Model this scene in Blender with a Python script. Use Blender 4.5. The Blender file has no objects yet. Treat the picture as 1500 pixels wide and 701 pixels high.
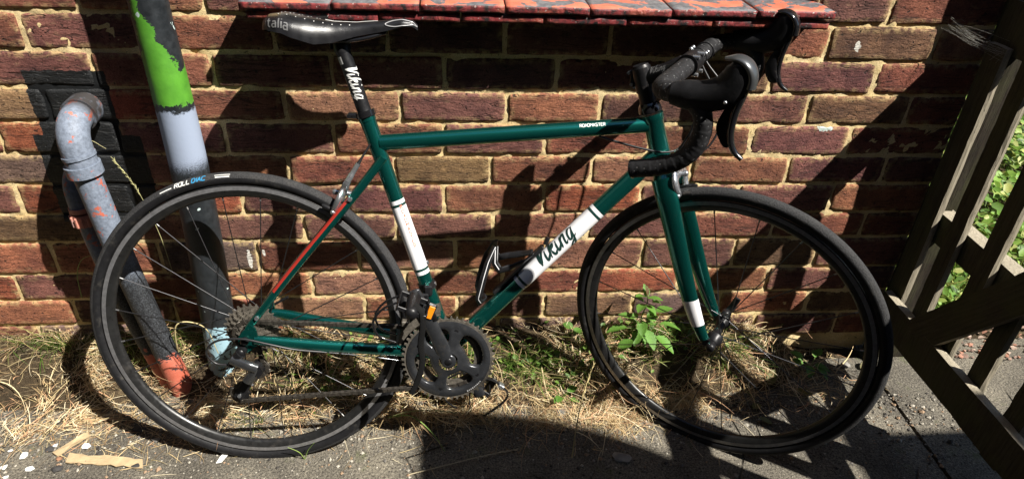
import bpy, bmesh, math, random
import numpy as np
from mathutils import Vector, Matrix

random.seed(7)
rng = np.random.default_rng(11)
sc = bpy.context.scene
col = sc.collection

# ------------------------------------------------------------------ camera
CAM_POS = np.array([0.7364, -1.4050, 1.2795])
YAW, PITCH, ROLL = math.radians(5.28), math.radians(32.766), math.radians(2.469)
fw = np.array([math.sin(YAW)*math.cos(PITCH), math.cos(YAW)*math.cos(PITCH), -math.sin(PITCH)])
rt = np.array([math.cos(YAW), -math.sin(YAW), 0.0])
up = np.cross(rt, fw)
r2 = rt*math.cos(ROLL) + up*math.sin(ROLL)
u2 = -rt*math.sin(ROLL) + up*math.cos(ROLL)
cd = bpy.data.cameras.new('camera')
cd.lens, cd.sensor_width, cd.clip_start, cd.clip_end = 23.827, 36.0, 0.02, 500.0
cam = bpy.data.objects.new('camera', cd)
col.objects.link(cam)
cam.matrix_world = Matrix(((r2[0], u2[0], -fw[0], CAM_POS[0]), (r2[1], u2[1], -fw[1], CAM_POS[1]),
                           (r2[2], u2[2], -fw[2], CAM_POS[2]), (0, 0, 0, 1)))
sc.camera = cam

# ------------------------------------------------------------------ sky and sun
SUN = Vector((-1.58, 1.0, -2.35)).normalized()       # the way the light travels
SUN_EL = math.asin(-SUN.z)
SUN_AZ = math.atan2(-SUN.x, -SUN.y)
world = bpy.data.worlds.new('World')
sc.world = world
world.use_nodes = True
wn = world.node_tree.nodes
wl = world.node_tree.links
bgn = wn.get('Background') or wn.new('ShaderNodeBackground')
sky = wn.new('ShaderNodeTexSky')
sky.sky_type = 'NISHITA'
sky.sun_disc = False
sky.sun_elevation = SUN_EL
sky.sun_rotation = SUN_AZ
sky.air_density, sky.dust_density = 1.0, 0.3
wl.new(sky.outputs['Color'], bgn.inputs['Color'])
bgn.inputs['Strength'].default_value = 0.05
sl = bpy.data.lights.new('sun', 'SUN')
sl.energy, sl.angle, sl.color = 5.0, math.radians(0.53), (1.0, 0.95, 0.87)
sun = bpy.data.objects.new('sun', sl)
col.objects.link(sun)
sun.rotation_euler = SUN.to_track_quat('-Z', 'Y').to_euler()
sun.location = (4, -4, 6)

sc.view_settings.view_transform = 'Standard'
sc.view_settings.look = 'None'
sc.view_settings.gamma = 1.0
sc.view_settings.exposure = 1.18
sc.cycles.use_denoising = True
sc.cycles.max_bounces = 6
sc.cycles.diffuse_bounces = 2
sc.render.film_transparent = False

# ------------------------------------------------------------------ helpers
def tag(o, label=None, cat=None, group=None, kind=None):
    if label: o['label'] = label
    if cat: o['category'] = cat
    if group: o['group'] = group
    if kind: o['kind'] = kind
    return o

def empty(name, loc=(0, 0, 0)):
    o = bpy.data.objects.new(name, None)
    o.empty_display_size = 0.05
    o.location = loc
    col.objects.link(o)
    return o

def hash3(ix, iy, iz, seed):
    h = (ix*374761393 + iy*668265263 + iz*2147483647 + seed*1274126177) & 0xFFFFFFFF
    h = ((h ^ (h >> 13))*1274126177) & 0xFFFFFFFF
    h = ((h ^ (h >> 16))*2246822519) & 0xFFFFFFFF
    return ((h ^ (h >> 15)) & 0xFFFFFF)/float(0xFFFFFF)

def vnoise(p, seed=0):
    p = np.asarray(p, float)
    i = np.floor(p).astype(np.int64)
    f = p - i
    f = f*f*(3 - 2*f)
    x, y, z = i[..., 0], i[..., 1], i[..., 2]
    out = 0
    for dx in (0, 1):
        for dy in (0, 1):
            for dz in (0, 1):
                w = (f[..., 0] if dx else 1 - f[..., 0])*(f[..., 1] if dy else 1 - f[..., 1])*(f[..., 2] if dz else 1 - f[..., 2])
                out = out + w*hash3(x + dx, y + dy, z + dz, seed)
    return out*2 - 1

def fbm(p, seed=0, octv=3):
    p = np.asarray(p, float)
    a, s, t = 1.0, 0, 0
    for k in range(octv):
        s = s + a*vnoise(p*(2**k), seed + k)
        t += a
        a *= 0.5
    return s/t

def sstep(a, b, x):
    t = np.clip((x - a)/(b - a), 0, 1)
    return t*t*(3 - 2*t)

class MB:
    """collects shapes, builds ONE mesh object"""
    def __init__(s):
        s.v, s.f, s.sm, s.c, s.mi = [], [], [], [], []
        s.n = 0
    def add(s, verts, faces, smooth=True, color=None, mi=0):
        verts = [tuple(map(float, q)) for q in verts]
        s.v += verts
        s.f += [tuple(i + s.n for i in q) for q in faces]
        s.sm += [smooth]*len(faces)
        s.mi += [mi]*len(faces)
        if color is not None:
            s.c += [color]*len(verts)
        s.n += len(verts)
        return s
    def tube(s, path, rad, seg=12, caps=True, closed=False, upv=None, smooth=True, color=None, mi=0):
        P = np.asarray(path, float)
        n = len(P)
        R = np.asarray(rad, float)
        if R.ndim == 0: R = np.full((n, 2), float(R))
        elif R.ndim == 1:
            R = np.stack([R, R], 1) if len(R) == n else np.tile(R, (n, 1))
        if closed:
            T = np.roll(P, -1, 0) - np.roll(P, 1, 0)
        else:
            T = np.gradient(P, axis=0)
        T /= np.linalg.norm(T, axis=1)[:, None] + 1e-12
        if upv is None:
            a = np.array([0, 0, 1.]) if abs(T[0][2]) < 0.9 else np.array([0, 1., 0])
        else:
            a = np.asarray(upv, float)
        rings = []
        U = a - T[0]*(a @ T[0])
        U /= np.linalg.norm(U)
        for i in range(n):
            if upv is not None:
                U = a - T[i]*(a @ T[i])
            else:
                U = U - T[i]*(U @ T[i])
            U /= np.linalg.norm(U) + 1e-12
            S = np.cross(T[i], U)
            th = np.arange(seg)*2*np.pi/seg
            rings.append(P[i] + np.cos(th)[:, None]*S*R[i, 0] + np.sin(th)[:, None]*U*R[i, 1])
        V = np.concatenate(rings)
        F = []
        m = n if closed else n - 1
        for i in range(m):
            j = (i + 1) % n
            for k in range(seg):
                l = (k + 1) % seg
                F.append((i*seg + k, i*seg + l, j*seg + l, j*seg + k))
        s.add(V, F, smooth, color, mi)
        if caps and not closed:
            s.add(rings[0], [tuple(range(seg))[::-1]], False, color, mi)
            s.add(rings[-1], [tuple(range(seg))], False, color, mi)
        return s
    def cyl(s, a, b, r, seg=14, rb=None, caps=True, mi=0):
        return s.tube([a, b], [r, r if rb is None else rb], seg, caps, mi=mi)
    def box(s, c, size, M=None, bev=0.0, mi=0, smooth=False):
        h = np.asarray(size, float)/2
        b = min(bev, h.min()*0.9)
        M = np.eye(3) if M is None else np.asarray(M, float)
        c = np.asarray(c, float)
        if b <= 0:
            V = [c + M @ (np.array([x, y, z])*h) for x in (-1, 1) for y in (-1, 1) for z in (-1, 1)]
            F = [(0, 1, 3, 2), (4, 6, 7, 5), (0, 4, 5, 1), (2, 3, 7, 6), (0, 2, 6, 4), (1, 5, 7, 3)]
            return s.add(V, F, smooth, None, mi)
        pts = []
        for x in (-1, 1):
            for y in (-1, 1):
                for z in (-1, 1):
                    g = np.array([x, y, z], float)
                    for k in range(3):
                        d = h - b
                        d = d.copy(); d[k] = h[k]
                        pts.append(g*d)
        bm = bmesh.new()
        bv = [bm.verts.new(q) for q in pts]
        bmesh.ops.convex_hull(bm, input=bv)
        bm.verts.index_update()
        V = [c + M @ np.array(q.co) for q in bm.verts]
        F = [tuple(q.index for q in f.verts) for f in bm.faces]
        bm.free()
        return s.add(V, F, smooth, None, mi)
    def lathe(s, prof, o, axis, seg=32, arc=None, smooth=True, mi=0, closed=False):
        """prof: (radius, along axis) pairs"""
        o = np.asarray(o, float)
        ax = np.asarray(axis, float); ax /= np.linalg.norm(ax)
        a = np.array([1., 0, 0]) if abs(ax[0]) < 0.9 else np.array([0, 0, 1.])
        e1 = a - ax*(a @ ax); e1 /= np.linalg.norm(e1)
        e2 = np.cross(ax, e1)
        V, F = [], []
        n = len(prof)
        for k in range(seg):
            t = 2*np.pi*k/seg
            d = e1*np.cos(t) + e2*np.sin(t)
            for r, h in prof: V.append(o + d*r + ax*h)
        for k in range(seg):
            l = (k + 1) % seg
            for i in range(n if closed else n - 1):
                j = (i + 1) % n
                F.append((k*n + i, k*n + j, l*n + j, l*n + i))
        return s.add(V, F, smooth, None, mi)
    def gear(s, c, r_out, r_root, teeth, r_in, y0, y1, mi=0):
        """toothed ring in the XZ plane between y0 and y1"""
        V, F = [], []
        pr = []
        for k in range(teeth):
            t = 2*np.pi*k/teeth
            w = 2*np.pi/teeth
            for dt, rr in ((-0.5, r_root), (-0.22, r_root + (r_out - r_root)*0.2), (-0.1, r_out), (0.1, r_out), (0.22, r_root + (r_out - r_root)*0.2)):
                pr.append((t + dt*w, rr))
        n = len(pr)
        for y in (y0, y1):
            for t, rr in pr: V.append((c[0] + rr*np.cos(t), y, c[2] + rr*np.sin(t)))
            for t, rr in pr: V.append((c[0] + r_in*np.cos(t), y, c[2] + r_in*np.sin(t)))
        for k in range(n):
            l = (k + 1) % n
            F.append((k, l, n + l, n + k))
            F.append((2*n + k, 3*n + k, 3*n + l, 2*n + l))
            F.append((k, 2*n + k, 2*n + l, l))
            F.append((n + k, n + l, 3*n + l, 3*n + k))
        return s.add(V, F, False, None, mi)
    def ribbon(s, pts, nrm, width, lift=0.0, mi=0):
        P = np.asarray(pts, float); N = np.asarray(nrm, float)
        T = np.gradient(P, axis=0); T /= np.linalg.norm(T, axis=1)[:, None] + 1e-12
        S = np.cross(T, N); S /= np.linalg.norm(S, axis=1)[:, None] + 1e-12
        w = np.broadcast_to(np.asarray(width, float), (len(P),))[:, None]/2
        P = P + N*lift
        V = np.concatenate([P + S*w, P - S*w])
        n = len(P)
        return s.add(V, [(i, i + 1, n + i + 1, n + i) for i in range(n - 1)], False, None, mi)
    def xform(s, fn):
        s.v = [tuple(fn(np.array(q))) for q in s.v]
        return s
    def mesh(s, name, mats):
        me = bpy.data.meshes.new(name)
        me.from_pydata(s.v, [], s.f)
        me.polygons.foreach_set('use_smooth', s.sm)
        me.polygons.foreach_set('material_index', s.mi)
        if s.c and len(s.c) == len(s.v):
            at = me.color_attributes.new('tint', 'FLOAT_COLOR', 'POINT')
            a = np.ones((len(s.v), 4)); a[:, :3] = np.array(s.c)
            at.data.foreach_set('color', a.ravel())
        for m in (mats if isinstance(mats, (list, tuple)) else [mats]): me.materials.append(m)
        me.update()
        return me
    def build(s, name, mats, parent=None, M=None):
        o = bpy.data.objects.new(name, s.mesh(name, mats))
        col.objects.link(o)
        if parent is not None: o.parent = parent
        return o

def np_mesh(name, V, F, mat, smooth=True, attrs=None, colors=None):
    """V (n,3), F (m,4) or (m,3) arrays"""
    V = np.ascontiguousarray(V, np.float32); F = np.ascontiguousarray(F, np.int32)
    me = bpy.data.meshes.new(name)
    k = F.shape[1]
    me.vertices.add(len(V)); me.vertices.foreach_set('co', V.ravel())
    me.loops.add(F.size); me.loops.foreach_set('vertex_index', F.ravel())
    me.polygons.add(len(F))
    me.polygons.foreach_set('loop_start', np.arange(len(F), dtype=np.int32)*k)
    me.polygons.foreach_set('loop_total', np.full(len(F), k, np.int32))
    me.update(calc_edges=True)
    me.polygons.foreach_set('use_smooth', np.full(len(F), smooth, bool))
    if attrs:
        for nm, arr in attrs.items():
            at = me.attributes.new(nm, 'FLOAT', 'POINT')
            at.data.foreach_set('value', np.ascontiguousarray(arr, np.float32))
    if colors is not None:
        at = me.color_attributes.new('tint', 'FLOAT_COLOR', 'POINT')
        a = np.ones((len(V), 4), np.float32); a[:, :3] = colors
        at.data.foreach_set('color', a.ravel())
    for m in (mat if isinstance(mat, (list, tuple)) else [mat]): me.materials.append(m)
    me.validate()
    return me

def link(name, me, parent=None):
    o = bpy.data.objects.new(name, me)
    col.objects.link(o)
    if parent is not None: o.parent = parent
    return o

def smooth_path(pts, n=40):
    """Catmull-Rom through the points"""
    P = np.asarray(pts, float)
    Q = np.concatenate([[2*P[0] - P[1]], P, [2*P[-1] - P[-2]]])
    m = len(P) - 1
    out = []
    for t in np.linspace(0, m - 1e-9, n):
        i = int(t); f = t - i
        a, b, c, d = Q[i:i + 4]
        out.append(0.5*((2*b) + (c - a)*f + (2*a - 5*b + 4*c - d)*f*f + (3*b - a - 3*c + d)*f**3))
    return np.array(out)

# ------------------------------------------------------------------ materials
class NT:
    def __init__(s, name):
        s.m = bpy.data.materials.new(name)
        s.m.use_nodes = True
        s.t = s.m.node_tree
        s.b = s.t.nodes.get('Principled BSDF')
        s.out = s.t.nodes.get('Material Output')
    def n(s, typ, **kw):
        o = s.t.nodes.new(typ)
        for k, v in kw.items():
            if k in o.inputs: s.set(o.inputs[k], v)
            else: setattr(o, k, v)
        return o
    def set(s, sock, v):
        if isinstance(v, bpy.types.NodeSocket): s.t.links.new(v, sock)
        elif isinstance(v, (tuple, list)) and len(v) == 3 and sock.type == 'RGBA': sock.default_value = (*v, 1)
        else: sock.default_value = v
    def i(s, name, v):
        s.set(s.b.inputs[name], v)
    def math(s, op, a, b=0.0, c=0.0, clamp=False):
        o = s.t.nodes.new('ShaderNodeMath'); o.operation = op; o.use_clamp = clamp
        s.set(o.inputs[0], a); s.set(o.inputs[1], b); s.set(o.inputs[2], c)
        return o.outputs[0]
    def mix(s, f, a, b, blend='MIX'):
        o = s.t.nodes.new('ShaderNodeMix'); o.data_type = 'RGBA'; o.blend_type = blend
        s.set(o.inputs[0], f); s.set(o.inputs[6], a); s.set(o.inputs[7], b)
        return o.outputs[2]
    def noise(s, vec, scale, detail=4.0, rough=0.55, dist=0.0):
        o = s.n('ShaderNodeTexNoise', Scale=scale, Detail=detail, Roughness=rough, Distortion=dist)
        if vec is not None: s.t.links.new(vec, o.inputs['Vector'])
        return o.outputs['Fac']
    def voro(s, vec, scale, feat='F1', out='Distance'):
        o = s.n('ShaderNodeTexVoronoi', Scale=scale)
        o.feature = feat
        if vec is not None: s.t.links.new(vec, o.inputs['Vector'])
        return o.outputs[out]
    def ramp(s, f, stops):
        o = s.t.nodes.new('ShaderNodeValToRGB')
        while len(o.color_ramp.elements) < len(stops): o.color_ramp.elements.new(0.5)
        for e, (p, c) in zip(o.color_ramp.elements, stops):
            e.position = p
            e.color = (*c, 1) if isinstance(c, (tuple, list)) else (c, c, c, 1)
        s.set(o.inputs[0], f)
        return o.outputs[0]
    def rng(s, f, a, b, c=0.0, d=1.0):
        o = s.t.nodes.new('ShaderNodeMapRange')
        s.set(o.inputs[0], f)
        for k, v in zip((1, 2, 3, 4), (a, b, c, d)): s.set(o.inputs[k], v)
        return o.outputs[0]
    def pos(s):
        return s.n('ShaderNodeNewGeometry').outputs['Position']
    def objc(s):
        return s.n('ShaderNodeTexCoord').outputs['Object']
    def scale(s, vec, v):
        o = s.t.nodes.new('ShaderNodeVectorMath'); o.operation = 'MULTIPLY'
        s.set(o.inputs[0], vec); o.inputs[1].default_value = v
        return o.outputs[0]
    def sep(s, vec):
        o = s.t.nodes.new('ShaderNodeSeparateXYZ'); s.set(o.inputs[0], vec)
        return o.outputs
    def bump(s, h, strength=0.5, dist=0.01, prev=None):
        o = s.n('ShaderNodeBump', Strength=strength, Distance=dist, Height=h)
        if prev is not None: s.t.links.new(prev, o.inputs['Normal'])
        return o.outputs['Normal']

def simple(name, colr, rough=0.5, metal=0.0, coat=0.0, var=0.0, vscale=60.0, bump=0.0, bscale=300.0, spec=0.5, dirt=0.0, dirtcol=(0.18, 0.14, 0.09)):
    t = NT(name)
    t.i('Roughness', rough); t.i('Metallic', metal); t.i('Coat Weight', coat); t.i('Specular IOR Level', spec)
    t.i('Coat Roughness', 0.06)
    o = t.objc()
    c = colr
    if var > 0:
        c = t.mix(t.rng(t.noise(o, vscale, 5), 0.3, 0.7), tuple(x*(1 - var) for x in colr), tuple(min(1, x*(1 + var)) for x in colr))
        t.i('Roughness', t.rng(t.noise(o, vscale*1.7, 4), 0.3, 0.7, max(0.03, rough - 0.1), min(1, rough + 0.12)))
    if dirt > 0:
        c = t.mix(t.rng(t.noise(o, 35, 7, 0.65), 0.62 - dirt*0.25, 0.8, 0, 0.75), c if not isinstance(c, tuple) else (*c, 1), (*dirtcol, 1))
    if isinstance(c, tuple) and len(c) == 3: t.i('Base Color', (*c, 1))
    else: t.i('Base Color', c)
    if bump > 0:
        t.i('Normal', t.bump(t.noise(o, bscale, 4), bump, 0.002))
    return t.m
# ------------------------------------------------------------------ brick, mortar, ground materials
def black_patch(t, pos):
    """old black paint round the waste pipe: a real, shaped stain on the wall"""
    s = t.sep(pos)
    nz = t.noise(pos, 55, 3)
    j = t.math('MULTIPLY', t.math('SUBTRACT', nz, 0.5), 0.012)
    x = t.math('ADD', s[0], j); z = t.math('ADD', s[2], j)
    def inside(v, a, b):
        return t.math('MULTIPLY', t.math('GREATER_THAN', v, a), t.math('LESS_THAN', v, b))
    m1 = t.math('MULTIPLY', inside(x, -0.150, 0.012), inside(z, 0.645, 0.787))
    m2 = t.math('MULTIPLY', inside(x, -0.172, 0.05), inside(z, 0.43, 0.646))
    return t.math('MAXIMUM', m1, m2)

def mat_brick():
    t = NT('old_brick')
    pos = t.pos()
    base = t.n('ShaderNodeObjectInfo').outputs['Color']
    n1 = t.noise(pos, 13, 6, 0.6)
    c = t.mix(t.rng(n1, 0.35, 0.66), t.mix(1.0, base, (0.56, 0.50, 0.54, 1), 'MULTIPLY'), t.mix(1.0, base, (1.36, 1.24, 1.10, 1), 'MULTIPLY'))
    burnt = t.rng(t.noise(t.scale(pos, (1, 1, 1.7)), 24, 5, 0.62), 0.56, 0.72)
    c = t.mix(t.math('MULTIPLY', burnt, 0.45), c, (0.075, 0.050, 0.045, 1))
    pale = t.rng(t.noise(t.scale(pos, (0.8, 1, 2.2)), 31, 6, 0.65), 0.60, 0.76)
    c = t.mix(t.math('MULTIPLY', pale, 0.5), c, (0.34, 0.25, 0.14, 1))
    grain = t.noise(pos, 300, 4, 0.75)
    c = t.mix(t.rng(grain, 0.3, 0.72), t.mix(1.0, c, (0.48, 0.46, 0.46, 1), 'MULTIPLY'), t.mix(1.0, c, (1.42, 1.4, 1.36, 1), 'MULTIPLY'))
    edge = t.n('ShaderNodeAttribute', attribute_name='edge').outputs['Fac']
    smear = t.math('MULTIPLY', t.rng(t.noise(pos, 60, 5, 0.6), 0.44, 0.62), t.rng(edge, 0.35, 1.0))
    c = t.mix(t.math('MULTIPLY', smear, 0.65), c, (0.50, 0.36, 0.17, 1))
    pit = t.math('MAXIMUM', t.rng(t.noise(pos, 120, 2.5, 0.55), 0.655, 0.70), t.rng(t.noise(t.scale(pos, (1, 1, 1.5)), 46, 3, 0.6), 0.665, 0.70))
    c = t.mix(t.math('MULTIPLY', pit, 0.85), c, (0.02, 0.015, 0.013, 1))
    crease = t.rng(t.math('ABSOLUTE', t.math('SUBTRACT', t.noise(t.scale(pos, (3.2, 3, 26)), 2.2, 4, 0.5, 0.6), 0.5)), 0.0, 0.018, 1.0, 0.0)
    crease = t.math('MULTIPLY', crease, t.rng(t.noise(pos, 9, 2), 0.40, 0.50))
    c = t.mix(t.math('MULTIPLY', crease, 0.75), c, (0.03, 0.02, 0.016, 1))
    # pale runs and specks of spilt paint
    for (px, pz, rx, rz, cc) in ((0.225, 0.318, 0.006, 0.030, (0.7, 0.68, 0.62)), (0.262, 0.338, 0.004, 0.012, (0.7, 0.68, 0.62)),
                                 (1.585, 0.672, 0.020, 0.010, (0.42, 0.5, 0.47)), (1.13, 0.765, 0.014, 0.007, (0.42, 0.46, 0.5)),
                                 (1.60, 0.862, 0.008, 0.012, (0.6, 0.58, 0.52)), (-0.075, 0.655, 0.008, 0.007, (0.7, 0.7, 0.7))):
        s = t.sep(pos)
        dx = t.math('DIVIDE', t.math('SUBTRACT', s[0], px), rx)
        dz = t.math('DIVIDE', t.math('SUBTRACT', s[2], pz), rz)
        d = t.math('ADD', t.math('MULTIPLY', dx, dx), t.math('MULTIPLY', dz, dz))
        d = t.math('ADD', d, t.math('MULTIPLY', t.math('SUBTRACT', t.noise(pos, 170, 3), 0.5), 2.6))
        c = t.mix(t.math('LESS_THAN', d, 0.75), c, (*cc, 1))
    bp_ = black_patch(t, pos)
    c = t.mix(bp_, c, (0.014, 0.015, 0.016, 1))
    t.i('Base Color', c)
    t.i('Roughness', t.mix(bp_, (0.88, 0.88, 0.88, 1), (0.42, 0.42, 0.42, 1)))
    t.i('Specular IOR Level', 0.25)
    h = t.math('ADD', t.math('MULTIPLY', t.noise(t.scale(pos, (0.7, 1, 1.3)), 62, 7, 0.7), 1.25), t.math('MULTIPLY', grain, 0.25))
    h = t.math('SUBTRACT', h, t.math('MULTIPLY', pit, 0.7))
    h = t.math('SUBTRACT', h, t.math('MULTIPLY', crease, 0.6))
    t.i('Normal', t.bump(h, 0.8, 0.0050))
    return t.m

def mat_mortar():
    t = NT('sandy_mortar')
    pos = t.pos()
    c = t.ramp(t.noise(pos, 22, 6, 0.62), [(0.22, (0.42, 0.31, 0.15)), (0.42, (0.74, 0.57, 0.29)), (0.75, (0.82, 0.68, 0.42))])
    g = t.noise(pos, 500, 3, 0.7)
    c = t.mix(t.rng(g, 0.3, 0.7), t.mix(1.0, c, (0.62, 0.6, 0.56, 1), 'MULTIPLY'), t.mix(1.0, c, (1.15, 1.15, 1.15, 1), 'MULTIPLY'))
    c = t.mix(t.math('MULTIPLY', t.rng(t.noise(pos, 130, 3), 0.64, 0.7), 0.8), c, (0.05, 0.04, 0.03, 1))
    bp_ = black_patch(t, pos)
    c = t.mix(bp_, c, (0.013, 0.014, 0.015, 1))
    t.i('Base Color', c); t.i('Roughness', t.mix(bp_, (0.92, 0.92, 0.92, 1), (0.45, 0.45, 0.45, 1))); t.i('Specular IOR Level', 0.2)
    t.i('Normal', t.bump(t.math('ADD', t.noise(pos, 160, 5, 0.7), t.math('MULTIPLY', g, 0.5)), 0.4, 0.003))
    return t.m

def mat_concrete():
    t = NT('weathered_concrete')
    pos = t.pos()
    c = t.ramp(t.noise(pos, 5, 7, 0.6), [(0.3, (0.055, 0.050, 0.044)), (0.50, (0.105, 0.097, 0.083)), (0.72, (0.175, 0.160, 0.132))])
    v = t.noise(pos, 210, 4, 0.8)
    c = t.mix(t.rng(v, 0.36, 0.64), t.mix(1.0, c, (0.28, 0.28, 0.29, 1), 'MULTIPLY'), t.mix(1.0, c, (2.0, 1.95, 1.8, 1), 'MULTIPLY'))
    st = t.rng(t.voro(pos, 170), 0.10, 0.16, 1.0, 0.0)
    c = t.mix(t.math('MULTIPLY', st, t.rng(t.noise(pos, 40, 2), 0.45, 0.55, 0, 0.8)), c, (0.26, 0.24, 0.20, 1))
    moss = t.rng(t.noise(pos, 11, 6, 0.7), 0.60, 0.72)
    c = t.mix(t.math('MULTIPLY', moss, 0.55), c, (0.09, 0.11, 0.035, 1))
    crack = t.rng(t.voro(t.scale(pos, (1.0, 1.0, 0.0)), 3.4, 'DISTANCE_TO_EDGE'), 0.0, 0.012, 1, 0)
    crack = t.math('MULTIPLY', crack, t.rng(t.noise(pos, 4, 3), 0.5, 0.56))
    c = t.mix(t.math('MULTIPLY', crack, 0.8), c, (0.02, 0.018, 0.015, 1))
    t.i('Base Color', c); t.i('Roughness', 0.93); t.i('Specular IOR Level', 0.2)
    h = t.math('ADD', t.math('MULTIPLY', v, 0.6), t.noise(pos, 120, 4, 0.6))
    h = t.math('SUBTRACT', h, t.math('MULTIPLY', crack, 1.2))
    t.i('Normal', t.bump(h, 1.0, 0.006))
    return t.m

def mat_soil():
    t = NT('dry_soil')
    pos = t.pos()
    c = t.ramp(t.noise(pos, 26, 7, 0.65), [(0.3, (0.028, 0.021, 0.014)), (0.55, (0.065, 0.047, 0.028)), (0.75, (0.14, 0.105, 0.062))])
    c = t.mix(t.rng(t.noise(pos, 320, 3, 0.7), 0.3, 0.7), t.mix(1.0, c, (0.5, 0.5, 0.5, 1), 'MULTIPLY'), t.mix(1.0, c, (1.4, 1.4, 1.35, 1), 'MULTIPLY'))
    t.i('Base Color', c); t.i('Roughness', 0.95); t.i('Specular IOR Level', 0.15)
    t.i('Normal', t.bump(t.noise(pos, 110, 6, 0.7), 0.9, 0.008))
    return t.m

def mat_tint(name, rough=0.6, trans=0.0, var=0.25):
    """colour from the mesh's own per-blade tint"""
    t = NT(name)
    a = t.n('ShaderNodeAttribute', attribute_name='tint').outputs['Color']
    c = t.mix(t.rng(t.noise(t.pos(), 160, 3), 0.3, 0.7), t.mix(1.0, a, (1 - var, 1 - var, 1 - var, 1), 'MULTIPLY'), a)
    t.i('Base Color', c); t.i('Roughness', rough); t.i('Specular IOR Level', 0.3)
    if trans > 0:
        tr = t.n('ShaderNodeBsdfTranslucent'); t.set(tr.inputs[0], c)
        mx = t.n('ShaderNodeMixShader'); mx.inputs[0].default_value = trans
        t.t.links.new(t.b.outputs[0], mx.inputs[1]); t.t.links.new(tr.outputs[0], mx.inputs[2])
        t.t.links.new(mx.outputs[0], t.out.inputs[0])
    return t.m

def mat_leaf(name, c1, c2):
    t = NT(name)
    o = t.objc()
    rnd = t.n('ShaderNodeObjectInfo').outputs['Random']
    c = t.mix(t.rng(t.noise(o, 60, 4), 0.3, 0.7), c1, c2)
    c = t.mix(t.math('MULTIPLY', rnd, 0.6), c, (0.06, 0.13, 0.018, 1))
    c = t.mix(t.rng(t.noise(o, 22, 5, .7), .62, .7, 0, .6), c, (0.20, 0.17, 0.05, 1))
    vein = t.rng(t.math('ABSOLUTE', t.sep(o)[1]), 0.0, 0.0012, 1, 0)
    c = t.mix(t.math('MULTIPLY', vein, 0.4), c, (0.22, 0.3, 0.09, 1))
    t.i('Base Color', c); t.i('Roughness', 0.45)
    t.i('Normal', t.bump(t.noise(o, 150, 3), 0.35, 0.003))
    tr = t.n('ShaderNodeBsdfTranslucent'); t.set(tr.inputs[0], c)
    mx = t.n('ShaderNodeMixShader'); mx.inputs[0].default_value = 0.35
    t.t.links.new(t.b.outputs[0], mx.inputs[1]); t.t.links.new(tr.outputs[0], mx.inputs[2])
    t.t.links.new(mx.outputs[0], t.out.inputs[0])
    return t.m

def mat_wood(name, c1, c2, algae=0.4, edge=None):
    t = NT(name)
    pos = t.pos()
    o = t.objc()
    g = t.noise(t.scale(o, (55, 55, 2.2)), 4.0, 6, 0.6, 0.4)
    c = t.mix(t.rng(g, 0.3, 0.7), c1, c2)
    c = t.mix(t.rng(t.noise(o, 300, 3), 0.3, 0.7, 0, 0.3), c, (0.04, 0.035, 0.025, 1))
    c = t.mix(t.math('MULTIPLY', t.rng(t.noise(pos, 7, 5, 0.65), 0.42, 0.62), algae), c, (0.075, 0.085, 0.03, 1))
    if edge:  # paler edges, darker broad faces: sun and shade contrast put into the colour
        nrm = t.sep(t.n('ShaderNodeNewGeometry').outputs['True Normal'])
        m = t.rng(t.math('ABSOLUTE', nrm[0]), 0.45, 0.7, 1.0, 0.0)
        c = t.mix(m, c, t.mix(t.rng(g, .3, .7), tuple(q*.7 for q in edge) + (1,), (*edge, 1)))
    crack = t.rng(t.math('ABSOLUTE', t.math('SUBTRACT', t.noise(t.scale(o, (60, 60, 3)), 2.0, 3), 0.5)), 0, 0.012, 1, 0)
    c = t.mix(t.math('MULTIPLY', crack, 0.6), c, (0.012, 0.01, 0.008, 1))
    t.i('Base Color', c); t.i('Roughness', 0.9); t.i('Specular IOR Level', 0.2)
    t.i('Normal', t.bump(t.math('SUBTRACT', g, t.math('MULTIPLY', crack, 0.6)), 0.6, 0.003))
    return t.m

M_BRICK, M_MORTAR, M_CONC, M_SOIL = mat_brick(), mat_mortar(), mat_concrete(), mat_soil()
M_STRAW = mat_tint('dry_straw', 0.7, 0.12)
M_GRASS = mat_tint('green_blades', 0.5, 0.3)
M_WOOD = mat_wood('weathered_timber_lit_edge', (0.040, 0.037, 0.022, 1), (0.085, 0.076, 0.050, 1), 0.4, (0.34, 0.30, 0.225))  # dark face tones and pale edge tone carry painted shade and sun
M_POST = mat_wood('dark_stained_timber', (0.014, 0.011, 0.008, 1), (0.03, 0.022, 0.015, 1), 0.25)

# ------------------------------------------------------------------ ground and paving
def mound(x, y):
    x = np.asarray(x, float); y = np.asarray(y, float)
    p = np.stack([x, y, np.zeros_like(x)], -1)
    edge = -0.215 + 0.05*fbm(p*3.1, 5) + 0.02*fbm(p*13, 6) - 0.05*sstep(0.55, 0.8, x)*(1 - sstep(1.05, 1.3, x))
    h = -0.012 + 0.105*sstep(0.0, 1.0, (y - edge)/(0.0 - edge))*(1 - sstep(1.45, 1.75, x))
    return h + (0.007*fbm(p*22, 8) + 0.003*fbm(p*70, 9))*sstep(-0.008, 0.02, h)

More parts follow.
